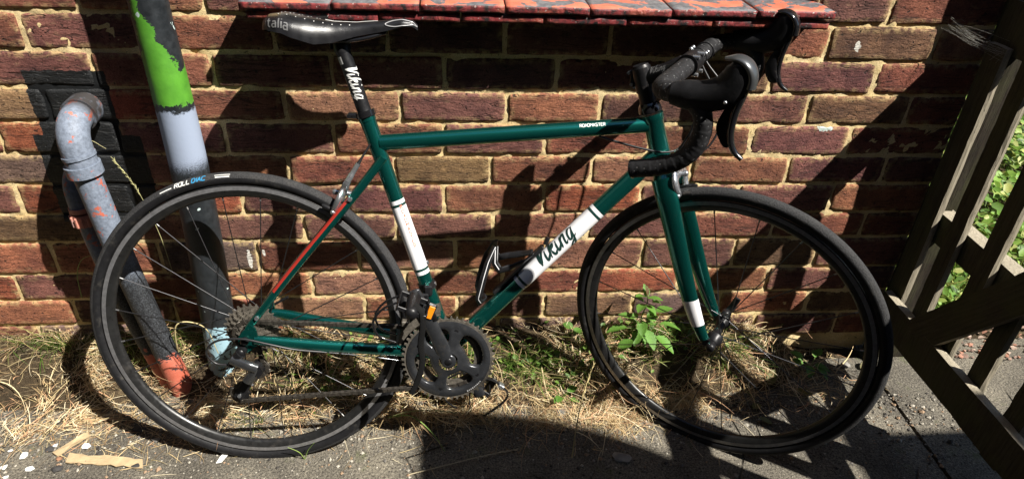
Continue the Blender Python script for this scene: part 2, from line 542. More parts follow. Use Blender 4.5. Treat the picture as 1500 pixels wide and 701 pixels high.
def make_ground():
    gx = np.concatenate([[-60, -20, -8, -4, -2.4], np.arange(-1.7, 2.8, 0.014), [3.2, 4, 6, 9, 20, 60]])
    gy = np.concatenate([[-60, -20, -8, -4, -2, -1, -0.7], np.arange(-0.5, 0.05, 0.012), [0.2, 0.5, 1, 2, 4, 8, 20, 60]])
    X, Y = np.meshgrid(gx, gy, indexing='ij')
    Z = np.where((np.abs(Y) > 3) | (np.abs(X) > 5), -0.012, mound(X, Y))
    Z = np.where(Y > 0.04, np.minimum(Z, 0.09), Z)
    V = np.stack([X, Y, Z], -1).reshape(-1, 3)
    n = len(gy)
    i, j = np.meshgrid(np.arange(len(gx) - 1), np.arange(n - 1), indexing='ij')
    a = (i*n + j).ravel()
    o = link('ground', np_mesh('ground', V, np.stack([a, a + n, a + n + 1, a + 1], 1), M_SOIL))
    tag(o, kind='structure')
make_ground()

def slab(x0, x1, y0, y1, parent, seed):
    r = np.random.default_rng(seed)
    gx = np.linspace(x0, x1, 24); gy = np.linspace(y0, y1, 24)
    X, Y = np.meshgrid(gx, gy, indexing='ij')
    p = np.stack([X, Y, X*0], -1)
    Z = 0.0015*fbm(p*4, seed) + (X - x0)*r.uniform(-.001, .001)
    inner = sstep(0, 0.012, np.minimum.reduce([X - x0, x1 - X, Y - y0, y1 - Y]))
    Z = Z - 0.003*(1 - inner)
    V = np.stack([X, Y, Z], -1).reshape(-1, 3)
    n = 24
    i, j = np.meshgrid(np.arange(n - 1), np.arange(n - 1), indexing='ij')
    a = (i*n + j).ravel()
    F = [tuple(q) for q in np.stack([a, a + n, a + n + 1, a + 1], 1)]
    mb = MB().add(V, F, True)
    ring = [(x0, y0), (x1, y0), (x1, y1), (x0, y1)]
    mb.add([(x, y, -0.0015) for x, y in ring] + [(x, y, -0.05) for x, y in ring], [(k, k + 4, (k + 1) % 4 + 4, (k + 1) % 4) for k in range(4)], False)
    return mb.build('paving_slab', M_CONC, parent)
pave = tag(empty('pavement', (0.7, -1.2, 0)), kind='structure')
for (a, b, c, d) in ((-3.2, -1.05, -2.4, -0.05), (-1.04, 1.864, -2.4, -0.05), (1.874, 2.9, -0.62, 0.02), (1.874, 2.9, -1.6, -0.63), (-3.2, 2.9, -4.6, -2.41)):
    s = slab(a, b, c, d, None, int(abs(a*100 + c*10)))
    s.parent = pave
    s.matrix_parent_inverse = Matrix.Translation((-0.7, 1.2, 0))

# ------------------------------------------------------------------ brick wall
BED = {-3: 1.139, -2: 1.0615, -1: 0.984, 0: 0.9065, 1: 0.829, 2: 0.752, 3: 0.678, 4: 0.600, 5: 0.525, 6: 0.446, 7: 0.371, 8: 0.279, 9: 0.200, 10: 0.122, 11: 0.044, 12: -0.034}
BW = 0.23625
KNOWN = {1: {-.5: -.121, 1.5: .364, 2.5: .592, 3.5: .834, 4.5: 1.056, 5.5: 1.294, 6.5: 1.534, 7.5: 1.776},
         2: {0: -.008, 1: .229, 2: .472, 3: .707, 4: .947, 6: 1.425, 7: 1.664},
         3: {1.5: .365, 2.5: .61, 3.5: .843, 4.5: 1.05, 5.5: 1.293, 6.5: 1.529, 7.5: 1.77},
         4: {-1: -.242, 1: .228, 2: .462, 3: .703, 4: .931, 6: 1.413, 7: 1.65},
         5: {1.5: .352, 2.5: .59, 3.5: .809, 4.5: 1.046, 5.5: 1.285, 6.5: 1.522, 7.5: 1.763},
         6: {-1: -.255, 1: .235, 3: .70, 4: .938, 5: 1.172, 7: 1.654},
         7: {1.5: .366, 2.5: .584, 3.5: .818, 4.5: 1.053, 6.5: 1.525, 7.5: 1.763},
         8: {-1: -.23, 1: .245, 2: .489, 3: .726, 5: 1.201, 6: 1.442},
         10: {-1: -.23, 2: .49, 3: .728, 4: .959, 5: 1.197, 7: 1.684}}
PAL = {'r': (0.205, 0.084, 0.060), 'R': (0.27, 0.088, 0.054), 'o': (0.26, 0.118, 0.072), 't': (0.285, 0.158, 0.108), 'p': (0.165, 0.080, 0.071),
       'k': (0.170, 0.106, 0.066), 'd': (0.110, 0.059, 0.053), 'g': (0.155, 0.113, 0.105), 'y': (0.235, 0.160, 0.088)}
COLS = {0: [(-.3, 'r'), (-.05, 'r'), (.2, 'o'), (.29, 'p'), (1.6, 'p'), (1.75, 'r')],
        1: [(-.2, 'r'), (0, 'p'), (.25, 'r'), (.47, 'd'), (.7, 'd'), (.95, 'p'), (1.2, 'd'), (1.45, 'o'), (1.65, 'k')],
        2: [(-.15, 'p'), (.1, 'r'), (.35, 'p'), (.6, 'p'), (.8, 'd'), (1.1, 'p'), (1.55, 'p'), (1.3, 'k')],
        3: [(-.2, 'y'), (.25, 'r'), (.48, 't'), (.72, 'p'), (.95, 'o'), (1.1, 'd'), (1.4, 'p'), (1.65, 'k')],
        4: [(-.2, 'R'), (.35, 'p'), (.58, 'r'), (.82, 'p'), (1.05, 'r'), (1.3, 'r'), (1.5, 'p')],
        5: [(-.2, 'g'), (.47, 'r'), (.7, 'y'), (.9, 'r'), (1.15, 't'), (1.4, 'o'), (1.6, 'p')],
        6: [(-.3, 'p'), (-.15, 'R'), (.18, 'R'), (.3, 'p'), (.6, 'p'), (.82, 'o'), (1.05, 'R'), (1.4, 'p')],
        7: [(-.25, 'k'), (.28, 'p'), (.47, 'p'), (.7, 'p'), (.94, 'r'), (1.2, 'p'), (1.4, 'r')],
        8: [(-.3, 'o'), (.18, 'g'), (.37, 'r'), (.6, 't'), (.85, 'o'), (1.1, 't'), (1.3, 'p'), (1.5, 'k')],
        9: [(-.45, 'R'), (-.25, 'p'), (.45, 't'), (.7, 'r'), (.95, 'r'), (1.2, 'R'), (1.45, 'o')],
        10: [(-.3, 'o'), (.37, 't'), (.6, 'o'), (.85, 'p'), (1.08, 'k'), (1.3, 'g'), (1.55, 'o')],
        11: [(-.3, 'g'), (.4, 'g'), (.9, 'g'), (1.2, 'd')]}
WALL_X0, WALL_X1 = -1.55, 1.90
SILL_X0, SILL_X1 = 0.326, 1.492

def brick_mesh(w, h, seed):
    xs = np.concatenate([[0, .0035, .009], np.linspace(.02, w - .02, 11), [w - .009, w - .0035, w]]) if w > .07 else np.linspace(0, w, 9)
    zs = np.concatenate([[0, .0035, .009], np.linspace(.018, h - .018, 4), [h - .009, h - .0035, h]])
    X, Z = np.meshgrid(xs, zs, indexing='ij')
    off = np.array([seed*1.37, seed*0.73, seed*2.11])
    P = np.stack([X, X*0, Z], -1) + off
    e = np.minimum.reduce([X, w - X, Z, h - Z])
    chip = np.clip(fbm(P*26, seed) - 0.15, 0, 1)
    y = 0.0022*(1 - sstep(0.0, 0.005, e))**2 + 0.009*chip*(1 - sstep(0.0, 0.014, e)) + 0.0022*np.clip(fbm(P*np.array([9, 1, 30]), seed + 11) - .1, 0, 1) + 0.0013*fbm(P*16, seed + 3) + 0.0006*fbm(P*60, seed + 4)
    k = 1 - sstep(0.0, 0.02, e)
    X2 = X + k*0.0035*fbm(P*32, seed + 7) ; Z2 = Z + k*0.0032*fbm(P*28 + 9, seed + 8)
    cx, cz = (X - w/2), (Z - h/2)
    corner = sstep(0.0, 0.014, 0.014 - np.minimum(np.minimum(X, w - X) + np.minimum(Z, h - Z), 0.014))
    X2 = X2 - np.sign(cx)*0.0016*corner; Z2 = Z2 - np.sign(cz)*0.0016*corner
    nx, nz = X.shape
    V = np.stack([X2 - w/2, y, Z2 - h/2], -1).reshape(-1, 3)
    i, j = np.meshgrid(np.arange(nx - 1), np.arange(nz - 1), indexing='ij')
    a = (i*nz + j).ravel()
    F = np.stack([a, a + nz, a + nz + 1, a + 1], 1)
    loop = [i*nz for i in range(nx)] + [(nx - 1)*nz + j for j in range(1, nz)] + [i*nz + nz - 1 for i in range(nx - 2, -1, -1)] + [j for j in range(nz - 2, 0, -1)]
    back = V[loop].copy(); back[:, 1] = 0.03
    base = len(V)
    V = np.concatenate([V, back])
    m = len(loop)
    F2 = np.array([(loop[k], base + k, base + (k + 1) % m, loop[(k + 1) % m]) for k in range(m)])
    ed = np.concatenate([(1 - sstep(0, 0.024, e)).ravel(), np.ones(m)])
    return np_mesh('brick', V, np.concatenate([F, F2]), M_BRICK, True, {'edge': ed})

wall = tag(empty('brick_wall', (0.3, 0.1, 0)), 'old red brick house wall with sandy yellow mortar behind the bicycle', 'wall')
WINV = Matrix.Translation((-0.3, -0.1, 0))
def to_wall(o):
    o.parent = wall; o.matrix_parent_inverse = WINV
    return o
seed = 1
for c in range(-1, 12):
    zt, zb = BED[c - 1], BED[c]
    if c == -1: zt = BED[-2]
    ph = 0.5 if c % 2 else 0.0
    kn = KNOWN.get(c, {})
    js = []
    for k in range(-8, 11):
        u = k + ph
        x = kn.get(u, u*BW + 0.006*math.sin(seed*3.7 + k*2.3) + (0.012 if c >= 8 else 0.0))
        js.append(x)
    js = [x for x in js if WALL_X0 + .03 < x < WALL_X1 - .03]
    js = [WALL_X0] + js + [WALL_X1 + 0.005]
    for a, b in zip(js[:-1], js[1:]):
        segs = [(a, b)]
        if c <= 0:
            segs = []
            if a < SILL_X0 - .02: segs.append((a, min(b, SILL_X0 + .002)))
            if b > SILL_X1 + .02: segs.append((max(a, SILL_X1 - .002), b))
        for (p, q) in segs:
            seed += 1
            jx, jz = 0.0088, 0.0086
            w = q - p - jx; h = zt - zb - jz
            if w < 0.03: continue
            cx_, cz_ = (p + q)/2, (zt + zb)/2
            o = link('brick', brick_mesh(w, h, seed))
            o.location = (cx_, 0.0 + rng.normal(0, 0.0012), cz_)
            o.rotation_euler = (rng.normal(0, 0.006), rng.normal(0, 0.004), rng.normal(0, 0.004))
            lst = COLS.get(c, [])
            best = min(lst, key=lambda t: abs(t[0] - cx_)) if lst else None
            code = best[1] if best and abs(best[0] - cx_) < 0.14 else random.choice('rrppotdkR')
            f = random.uniform(0.88, 1.12)
            o.color = (*[min(1, ch*f*random.uniform(0.94, 1.06)) for ch in PAL[code]], 1)
            to_wall(o)

def make_mortar():
    gx = np.arange(WALL_X0, WALL_X1 + .006, 0.006); gz = np.arange(-0.05, 1.06, 0.0055)
    X, Z = np.meshgrid(gx, gz, indexing='ij')
    P = np.stack([X, X*0, Z], -1)
    y = 0.0042 + 0.0024*fbm(P*24, 41) + 0.0022*fbm(P*75, 42) + 0.0012*fbm(P*190, 43)
    y = y + 0.006*np.clip(fbm(P*14, 47) - 0.25, 0, 1)
    y = np.where((X > SILL_X0 + .01) & (X < SILL_X1 - .01) & (Z > 0.925), 0.12, y)
    V = np.stack([X, y, Z], -1).reshape(-1, 3)
    n = len(gz)
    i, j = np.meshgrid(np.arange(len(gx) - 1), np.arange(n - 1), indexing='ij')
    a = (i*n + j).ravel()
    to_wall(link('mortar', np_mesh('mortar', V, np.stack([a, a + n, a + n + 1, a + 1], 1), M_MORTAR)))
    mb = MB()
    mb.box((0.17, 1.57, 0.4), (3.44, 2.9, 1.0))
    mb.box(((WALL_X0 + SILL_X0)/2, 1.57, 2.0), (SILL_X0 - WALL_X0 - .01, 2.9, 1.9))
    mb.box(((SILL_X1 + WALL_X1)/2, 1.57, 2.0), (WALL_X1 - SILL_X1 - .01, 2.9, 1.9))
    mb.box(((SILL_X1 + SILL_X0)/2, 1.49, 2.55), (SILL_X1 - SILL_X0 - .02, 2.95, .8))
    mb.box((0.17, 1.57, 4.0), (3.44, 2.9, 2.1))
    to_wall(mb.build('wall_core', M_MORTAR))
make_mortar()
# upper courses past the top of the picture
def upper():
    mb = MB()
    for (a, b) in ((WALL_X0, SILL_X0), (SILL_X1, WALL_X1)):
        for k in range(51):
            z = 1.0615 + 0.0775*k + .036
            x = a + (0.12 if k % 2 else 0)
            while x < b - .03:
                x2 = min(x + BW, b)
                mb.box(((x + x2)/2, 0.03, z), (x2 - x - .01, .06, .067), bev=.004)
                x = x2
    o = to_wall(mb.build('upper_brickwork', M_BRICK)); o.color = (*PAL['p'], 1); o['kind'] = 'stuff'
upper()
win = tag(empty('window', (0.91, 0.14, 0.95)), 'window pane in a white frame above the tiled sill', 'window')
mb = MB()
for (x, w_) in ((SILL_X0 + .03, .06), (SILL_X1 - .03, .06)):
    mb.box((x - .91, 0, .62), (w_, .06, 1.18), bev=.004)
mb.box((0, 0, .045), (SILL_X1 - SILL_X0 - .122, .058, .06), bev=.004); mb.box((0, 0, 1.18), (SILL_X1 - SILL_X0 - .122, .058, .06), bev=.004)
mb.build('frame', simple('white_gloss', (.75, .75, .72), .35), win)
MB().box((0, .01, .61), (SILL_X1 - SILL_X0 - .12, .008, 1.08)).build('pane', simple('dark_glass', (.01, .012, .014), .05, spec=.6), win)

# ------------------------------------------------------------------ tiled window sill
def mat_sill():
    t = NT('peeling_sill_paint')
    pos = t.pos(); s = t.sep(pos)
    red = t.mix(t.rng(t.noise(pos, 30, 4), .3, .7), (0.40, 0.085, 0.045, 1), (0.50, 0.15, 0.085, 1))
    grey = t.mix(t.rng(t.noise(pos, 90, 4), .3, .7), (0.045, 0.045, 0.050, 1), (0.14, 0.14, 0.15, 1))
    m = t.rng(t.noise(pos, 10.5, 6, 0.62, 0.3), 0.475, 0.492)
    c = t.mix(m, red, grey)
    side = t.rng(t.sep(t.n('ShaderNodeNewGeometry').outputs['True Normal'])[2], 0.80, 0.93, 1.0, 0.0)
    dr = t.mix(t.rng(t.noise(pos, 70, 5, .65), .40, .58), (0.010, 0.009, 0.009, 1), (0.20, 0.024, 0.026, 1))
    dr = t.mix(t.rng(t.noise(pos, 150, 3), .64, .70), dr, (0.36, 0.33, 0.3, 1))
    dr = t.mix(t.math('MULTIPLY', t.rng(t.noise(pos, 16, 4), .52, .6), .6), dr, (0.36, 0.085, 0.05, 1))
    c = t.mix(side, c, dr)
    c = t.mix(t.rng(t.noise(pos, 240, 3), .70, .75), c, (0.02, 0.02, 0.02, 1))
    t.i('Base Color', c); t.i('Roughness', 0.6)
    t.i('Normal', t.bump(t.math('ADD', t.noise(pos, 120, 5, .65), t.math('MULTIPLY', m, -0.35)), 0.6, 0.003))
    return t.m
M_SILL = mat_sill()
sill = tag(empty('window_sill', (0.9, 0, 0.93)), 'red tiled window sill with flaking grey and black paint above the bicycle', 'window sill')
def rough_box(c, size, seed, nx=14, ny=6, nz=3, amp=0.0018):
    """box whose faces and edges wander a little"""
    bm = bmesh.new()
    bmesh.ops.create_cube(bm, size=1.0)
    bm.edges.ensure_lookup_table()
    for ax, n in ((0, nx), (1, ny), (2, nz)):
        ed = [e for e in bm.edges if abs((e.verts[0].co - e.verts[1].co)[ax]) > 1e-6 and all(abs((e.verts[0].co - e.verts[1].co)[k]) < 1e-6 for k in range(3) if k != ax)]
        bmesh.ops.subdivide_edges(bm, edges=ed, cuts=n - 1, use_grid_fill=True)
    P = np.array([v.co[:] for v in bm.verts])
    S = np.asarray(size, float)
    Q = P*S
    e = np.sort((0.5 - np.abs(P))*S, axis=1)
    edge = 1 - sstep(0, 0.010, e[:, 1])
    d = np.stack([fbm(Q*45 + seed*3.1, seed), fbm(Q*45 + seed*1.7 + 5, seed + 1), fbm(Q*45 + seed*2.3 + 9, seed + 2)], 1)*amp
    Q = Q + d - np.sign(P)*edge[:, None]*(0.0008 + np.clip(fbm(Q*38 + seed, seed + 4), 0, 1)[:, None]*amp*1.6)*(np.abs(P) > 0.49)
    F = [tuple(v.index for v in f.verts) for f in bm.faces]
    bm.free()
    return Q + np.asarray(c, float), F
def sill_part(name, c, size, seed):
    V, F = rough_box((0, 0, 0), size, seed, amp=0.0009)
    o = MB().add(V, F, True).build(name, M_SILL, sill)
    o.location = (c[0] - .9, c[1], c[2] - .93)
    return o
tx = [0.326, 0.497, 0.664, 0.828, 0.994, 1.157, 1.330, 1.492]
for k in range(7):
    a, b = tx[k], tx[k + 1]
    sill_part('sill_tile', ((a + b)/2, 0.018 + rng.normal(0, .0012), 0.9432 + rng.normal(0, .0009)), (b - a - .0016, 0.18, 0.0155), 60 + k)
tx2 = [0.334, 0.432, 0.585, 0.742, 0.905, 1.07, 1.245, 1.40, 1.486]
for k in range(8):
    a, b = tx2[k], tx2[k + 1]
    sill_part('sill_under_tile', ((a + b)/2, 0.024 + rng.normal(0, .001), 0.9235 + rng.normal(0, .0007)), (b - a - .0022, 0.182, 0.0160), 80 + k)
mb = MB(); V, F = rough_box((0, 0, 0), (1.14, 0.16, 0.006), 99, 60, 6, 2, .0015); mb.add(V, F)
o = mb.build('sill_bedding', M_MORTAR, sill); o.location = (0.908 - .9, .03, .9330 - .93)

# ------------------------------------------------------------------ pipes
def mat_downpipe():
    t = NT('painted_downpipe')
    pos = t.pos(); s = t.sep(pos)
    nz = t.noise(pos, 30, 7, .72)
    j = t.math('SUBTRACT', nz, .5)
    z = t.math('ADD', s[2], t.math('MULTIPLY', j, .055)); x = t.math('ADD', s[0], t.math('MULTIPLY', t.math('SUBTRACT', t.noise(pos, 40, 7, .72, .3), .5), .035))
    black = t.mix(t.rng(t.noise(pos, 60, 4), .3, .7), (0.009, 0.011, 0.013, 1), (0.02, 0.024, 0.028, 1))
    # sprayed primer, fading out downwards in overspray
    spr = t.math('MULTIPLY', t.rng(s[2], 0.56, 0.67), t.rng(z, 0.742, 0.726))
    spr = t.math('GREATER_THAN', t.math('ADD', spr, t.math('MULTIPLY', t.math('SUBTRACT', t.noise(pos, 900, 2, .8), .5), 1.1)), .5)
    c = t.mix(spr, black, (0.27, 0.32, 0.42, 1))
    gr = t.math('MULTIPLY', t.math('GREATER_THAN', z, 0.748), t.math('LESS_THAN', z, 0.965))
    lim = t.rng(z, 0.80, 0.955, 0.203, 0.150)
    gr = t.math('MULTIPLY', gr, t.math('LESS_THAN', x, lim))
    gr = t.math('MULTIPLY', gr, t.math('GREATER_THAN', x, t.rng(z, 0.74, 0.96, 0.128, 0.142)))
    c = t.mix(gr, c, t.mix(t.rng(t.noise(pos, 40, 4), .3, .7), (0.06, 0.21, 0.02, 1), (0.09, 0.29, 0.028, 1)))
    bl = t.math('LESS_THAN', t.math('ADD', s[2], t.math('MULTIPLY', t.math('SUBTRACT', t.noise(pos, 38, 4), .5), .10)), .19)
    bl = t.math('MULTIPLY', bl, t.math('GREATER_THAN', t.noise(pos, 55, 5, .65), .44))
    c = t.mix(bl, c, (0.30, 0.47, 0.55, 1))
    sp = t.math('GREATER_THAN', t.noise(pos, 48, 2, .5), .725)
    c = t.mix(sp, c, (0.5, 0.62, 0.6, 1))
    t.i('Base Color', c); t.i('Roughness', t.rng(nz, .3, .7, .38, .6))
    rel = t.math('SUBTRACT', t.math('MULTIPLY', t.noise(pos, 150, 4), .5), t.math('MULTIPLY', gr, .45))
    t.i('Normal', t.bump(rel, .35, .0018))
    return t.m
def mat_waste():
    t = NT('sprayed_waste_pipe')
    pos = t.pos(); s = t.sep(pos)
    n1 = t.noise(pos, 24, 5, .6)
    grey = t.mix(t.rng(t.noise(pos, 130, 4, .7), .3, .7), (0.10, 0.12, 0.155, 1), (0.20, 0.235, 0.30, 1))
    blk = t.rng(s[2], 0.50, 0.27)
    blk = t.math('GREATER_THAN', t.math('ADD', blk, t.math('MULTIPLY', t.math('SUBTRACT', t.noise(pos, 800, 2, .8), .5), 1.0)), .55)
    c = t.mix(blk, grey, t.mix(t.rng(t.noise(pos, 300, 3), .45, .62), (0.010, 0.011, 0.013, 1), (0.05, 0.055, 0.062, 1)))
    low = t.math('GREATER_THAN', t.math('ADD', t.rng(s[2], .21, .06), t.math('MULTIPLY', t.math('SUBTRACT', t.noise(pos, 34, 6, .7), .5), 2.0)), .66)
    hi = t.math('MULTIPLY', t.math('GREATER_THAN', t.noise(pos, 30, 6, .7, .3), .59), t.math('MULTIPLY', t.math('GREATER_THAN', s[2], .42), 1.0))
    red = t.mix(t.rng(n1, .3, .7), (0.36, 0.075, 0.04, 1), (0.50, 0.15, 0.10, 1))
    c = t.mix(t.math('MAXIMUM', low, hi), c, red)
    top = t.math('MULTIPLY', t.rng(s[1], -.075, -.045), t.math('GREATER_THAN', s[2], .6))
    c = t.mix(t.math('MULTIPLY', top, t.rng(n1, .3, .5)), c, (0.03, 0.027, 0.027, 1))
    t.i('Base Color', c); t.i('Roughness', .62); t.i('Normal', t.bump(t.noise(pos, 220, 4), .4, .002))
    return t.m
M_DOWN, M_WASTE = mat_downpipe(), mat_waste()
M_RUST = simple('pale_red_coupling', (0.46, 0.19, 0.14), .65, var=.3, vscale=90, bump=.3, dirt=.5, dirtcol=(.3, .32, .36))
dp = tag(empty('downpipe', (0.14, -0.062, 0.0)), 'black rainwater downpipe with flaking bright green paint left of the saddle', 'drainpipe')
path = smooth_path([(0.160, -.057, 1.7), (0.160, -.057, 1.2), (0.160, -.058, .95), (0.162, -.060, .62), (0.150, -.064, .30), (0.130, -.068, 0.0), (.128, -.068, -.05)], 60)
rad = np.interp(path[:, 2], [0, .6, .95, 1.5], [.0385, .0385, .035, .034])
mb = MB(); mb.tube(path - np.array([.14, -.062, 0]), rad, 40); mb.build('pipe', M_DOWN, dp)
mb = MB(); mb.tube(np.array([(0.160, -.0575, 1.16), (.160, -.0575, 1.24)]) - np.array([.14, -.062, 0]), .041, 40); mb.build('socket_collar', M_DOWN, dp)

wp = tag(empty('waste_pipe', (0.03, -0.1, 0.03)), 'thicker grey waste pipe with an elbow out of the wall and chipped red paint', 'waste pipe')
O = np.array([.03, -.1, .03])
el = smooth_path([(-.040, .02, .712), (-.038, -.035, .712), (-.036, -.075, .705), (-.033, -.098, .682), (-.030, -.104, .645), (-.028, -.105, .612)], 26)
MB().tube(el - O, .030, 32).build('elbow', M_WASTE, wp)
MB().tube(np.array([(-.0388, -.014, .712), (-.0372, -.048, .711)]) - O, .0345, 32).build('collar', M_WASTE, wp)
MB().tube(np.array([(-.0295, -.1045, .630), (-.0278, -.105, .607)]) - O, [.0345, .0345], 32).tube(np.array([(-.0305, -.104, .652), (-.0295, -.1045, .645)]) - O, .0318, 32).build('collar', M_WASTE, wp)
MB().tube(smooth_path([(-.028, -.105, .615), (-.012, -.108, .42), (.012, -.112, .20), (.040, -.118, -.01)], 30) - O, .0265, 32).build('pipe', M_WASTE, wp)
wp2 = tag(empty('waste_pipe', (0.0, -0.09, 0.03)), 'thinner grey waste pipe with a ribbed red coupling nut behind the thicker pipe', 'waste pipe')
O = np.array([.0, -.09, .03])
MB().tube(smooth_path([(-.078, .02, .585), (-.080, -.03, .585), (-.082, -.055, .575), (-.083, -.068, .552), (-.082, -.072, .515), (-.080, -.073, .50)], 22) - O, .0215, 28).build('elbow', M_WASTE, wp2)
mb = MB()
n_ = 26
P0, P1 = np.array([-.0805, -.073, .497]), np.array([-.0785, -.0745, .470])
mb.tube(np.array([P0, P1]) - O, .0255, 28)
for k in range(14):
    a = 2*math.pi*k/14
    dvec = np.array([math.cos(a), math.sin(a), 0])*.0262
    mb.box((P0 + P1)/2 + dvec - O, (.005, .005, .024), M=np.array([[math.cos(a), -math.sin(a), 0], [math.sin(a), math.cos(a), 0], [0, 0, 1]]), bev=.001)
mb.build('coupling_nut', M_RUST, wp2)
MB().tube(np.array([(-.081, -.0725, .512), (-.0806, -.073, .502)]) - O, .0243, 28).build('coupling_ring', M_RUST, wp2)
MB().tube(smooth_path([(-.0795, -.074, .475), (-.066, -.082, .36), (-.035, -.094, .18), (.005, -.105, -.01)], 30) - O, .0185, 28).build('pipe', M_WASTE, wp2)
# ------------------------------------------------------------------ picket gate and its post
def plank(name, c, size, seed, mat, parent, rot=None, amp=.0016):
    s = np.asarray(size, float)
    n = [max(2, min(26, int(q/.03) + 1)) for q in s]
    V, F = rough_box((0, 0, 0), size, seed, n[0], n[1], n[2], amp)
    o = MB().add(V, F, False).build(name, mat)
    o.location = c
    if rot: o.rotation_euler = rot
    if parent is not None:
        o.parent = parent
        o.matrix_parent_inverse = Matrix.Translation(parent.location).inverted()
    return o
GX = 1.865
gate = tag(empty('picket_gate', (GX, -.5, 0)), 'weathered wooden picket gate with a diagonal brace at the right edge', 'gate')
for k, (y, w_) in enumerate(((-.097, .058), (-.189, .044), (-.303, .046), (-.415, .046), (-.537, .050), (-.655, .050), (-.770, .050), (-.885, .050), (-1.0, .050))):
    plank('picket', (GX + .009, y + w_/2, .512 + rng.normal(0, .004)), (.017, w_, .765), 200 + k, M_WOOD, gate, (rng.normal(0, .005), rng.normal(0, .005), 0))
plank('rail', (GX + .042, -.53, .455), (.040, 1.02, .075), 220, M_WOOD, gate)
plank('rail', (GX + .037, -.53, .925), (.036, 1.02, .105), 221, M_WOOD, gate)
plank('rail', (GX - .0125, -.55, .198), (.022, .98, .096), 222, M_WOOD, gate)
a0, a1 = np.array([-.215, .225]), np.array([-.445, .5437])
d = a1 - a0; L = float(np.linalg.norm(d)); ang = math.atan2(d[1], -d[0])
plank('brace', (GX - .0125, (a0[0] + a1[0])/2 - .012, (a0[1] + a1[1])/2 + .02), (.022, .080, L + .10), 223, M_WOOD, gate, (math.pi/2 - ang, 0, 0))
post = tag(empty('gate_post', (1.93, -.03, 0)), 'tall dark stained gate post fixed to the end of the brick wall', 'post')
plank('post_timber', (1.945, -.028, .92), (.105, .050, 1.86), 230, M_POST, post)
plank('hinge_batten', (1.905, -.0645, .92), (.034, .020, 1.80), 231, M_POST, post)
M_IRON = simple('rusty_iron', (.06, .035, .02), .7, .5, var=.4)
for z in (.455, .925):
    h = MB().cyl((GX + .066, -.066, z - .03), (GX + .066, -.066, z + .03), .006, 10).box((GX + .066, -.20, z), (.005, .26, .03), bev=.001).build('hinge', M_IRON); h.parent = gate; h.matrix_parent_inverse = Matrix.Translation(gate.location).inverted()

# cobweb slung from the wall to the gate
mb = MB()
A, B_ = np.array([1.790, -.006, .915]), np.array([1.862, -.098, .885])
for k in range(22):
    a = A + rng.normal(0, 1, 3)*np.array([.010, .001, .006]); b = B_ + rng.normal(0, 1, 3)*np.array([.003, .008, .008])
    mid = (a + b)/2 + np.array([0, 0, -.006]) + rng.normal(0, .004, 3)
    mb.tube(smooth_path([a, mid, b], 10), .00012, 4)
for k in range(40):
    t = rng.uniform(0, 1); p0 = A + (B_ - A)*t + rng.normal(0, 1, 3)*np.array([.008, .003, .007])
    mb.tube([p0, p0 + rng.normal(0, .006, 3)], .00018, 4)
tag(mb.build('cobweb', simple('dusty_silk', (.34, .33, .29), .8)), 'dusty cobweb stretched from the bricks to the gate', 'cobweb')

# unseen prism added to cast the paving shadow, footprint cut to its outline
SH_H = 2.4
kx, ky = 1.58/2.35*SH_H, -SH_H/2.35
foot = [(.633, -.208), (.86, -.228), (1.05, -.280), (1.17, -.335), (1.27, -.40), (1.315, -.46), (1.36, -1.3), (.655, -1.3)]
ft = [(x + kx, y + ky) for x, y in foot]
n_ = len(ft)
mb = MB()
mb.add([(x, y, 0) for x, y in ft] + [(x, y, SH_H) for x, y in ft], [(k, (k + 1) % n_, n_ + (k + 1) % n_, n_ + k) for k in range(n_)] + [tuple(range(n_, 2*n_))], False)
cx_ = sum(q[0] for q in ft)/n_; cy_ = sum(q[1] for q in ft)/n_
ob = mb.xform(lambda q: q - np.array([cx_, cy_, 0])).build('shadow_caster', simple('shadow_caster_dark', (.10, .09, .08), .9, var=.2, vscale=4, bump=.4, bscale=60))
ob.location = (cx_, cy_, 0)
tag(ob, 'unseen tall prism shaped to cast the shadow across the paving', 'shed')

def prism(foot, name, label, cat, h=SH_H, mat=None):
    ft = [(x + 1.58/2.35*h, y - h/2.35) for x, y in foot]
    n_ = len(ft); cx_ = sum(q[0] for q in ft)/n_; cy_ = sum(q[1] for q in ft)/n_
    m2 = MB().add([(x - cx_, y - cy_, 0) for x, y in ft] + [(x - cx_, y - cy_, h) for x, y in ft], [(k, (k + 1) % n_, n_ + (k + 1) % n_, n_ + k) for k in range(n_)] + [tuple(range(n_, 2*n_))], False)
    o = m2.build(name, mat or bpy.data.materials['shadow_caster_dark']); o.location = (cx_, cy_, 0)
    return tag(o, label, cat)
prism([(1.665, -.318), (3.2, -.318), (3.2, -.62), (1.675, -.62)], 'shadow_caster_right', 'unseen tall prism added right of the path to shade the paving', 'wall')  # second unseen prism, added to shade the paving at right
# unseen house block added behind the camera to hold back skylight
mb = MB()
mb.box((0, 0, 2.1), (15, 1.2, 4.2)); mb.box((0, .05, 4.26), (15.4, 1.5, .12), bev=.02)
for x in (-4.2, -.6, 3.4):
    mb.box((x, .61, 2.9), (1.2, .06, 1.3), bev=.02)
nb = mb.build('sky_blocker_house', simple('sky_blocker_brick', (.085, .062, .052), .9, var=.3, vscale=3, bump=.5, bscale=40)); nb.location = (.5, -3.35, 0)
tag(nb, 'unseen house block added behind the camera to cut skylight', 'sky blocker')
ext = MB().box((0, 0, 2.2), (1.0, 2.8, 4.4)).box((0, 0, 4.46), (1.2, 2.9, .12), bev=.02).build('sky_blocker_side', simple('sky_blocker_dark', (.030, .035, .018), .9, var=.4, vscale=9, bump=.8, bscale=30)); ext.location = (-2.6, -1.3, 0)  # dark block added at left to keep skylight off the scene
tag(ext, 'unseen dark block added left of the picture to cut skylight', 'sky blocker')

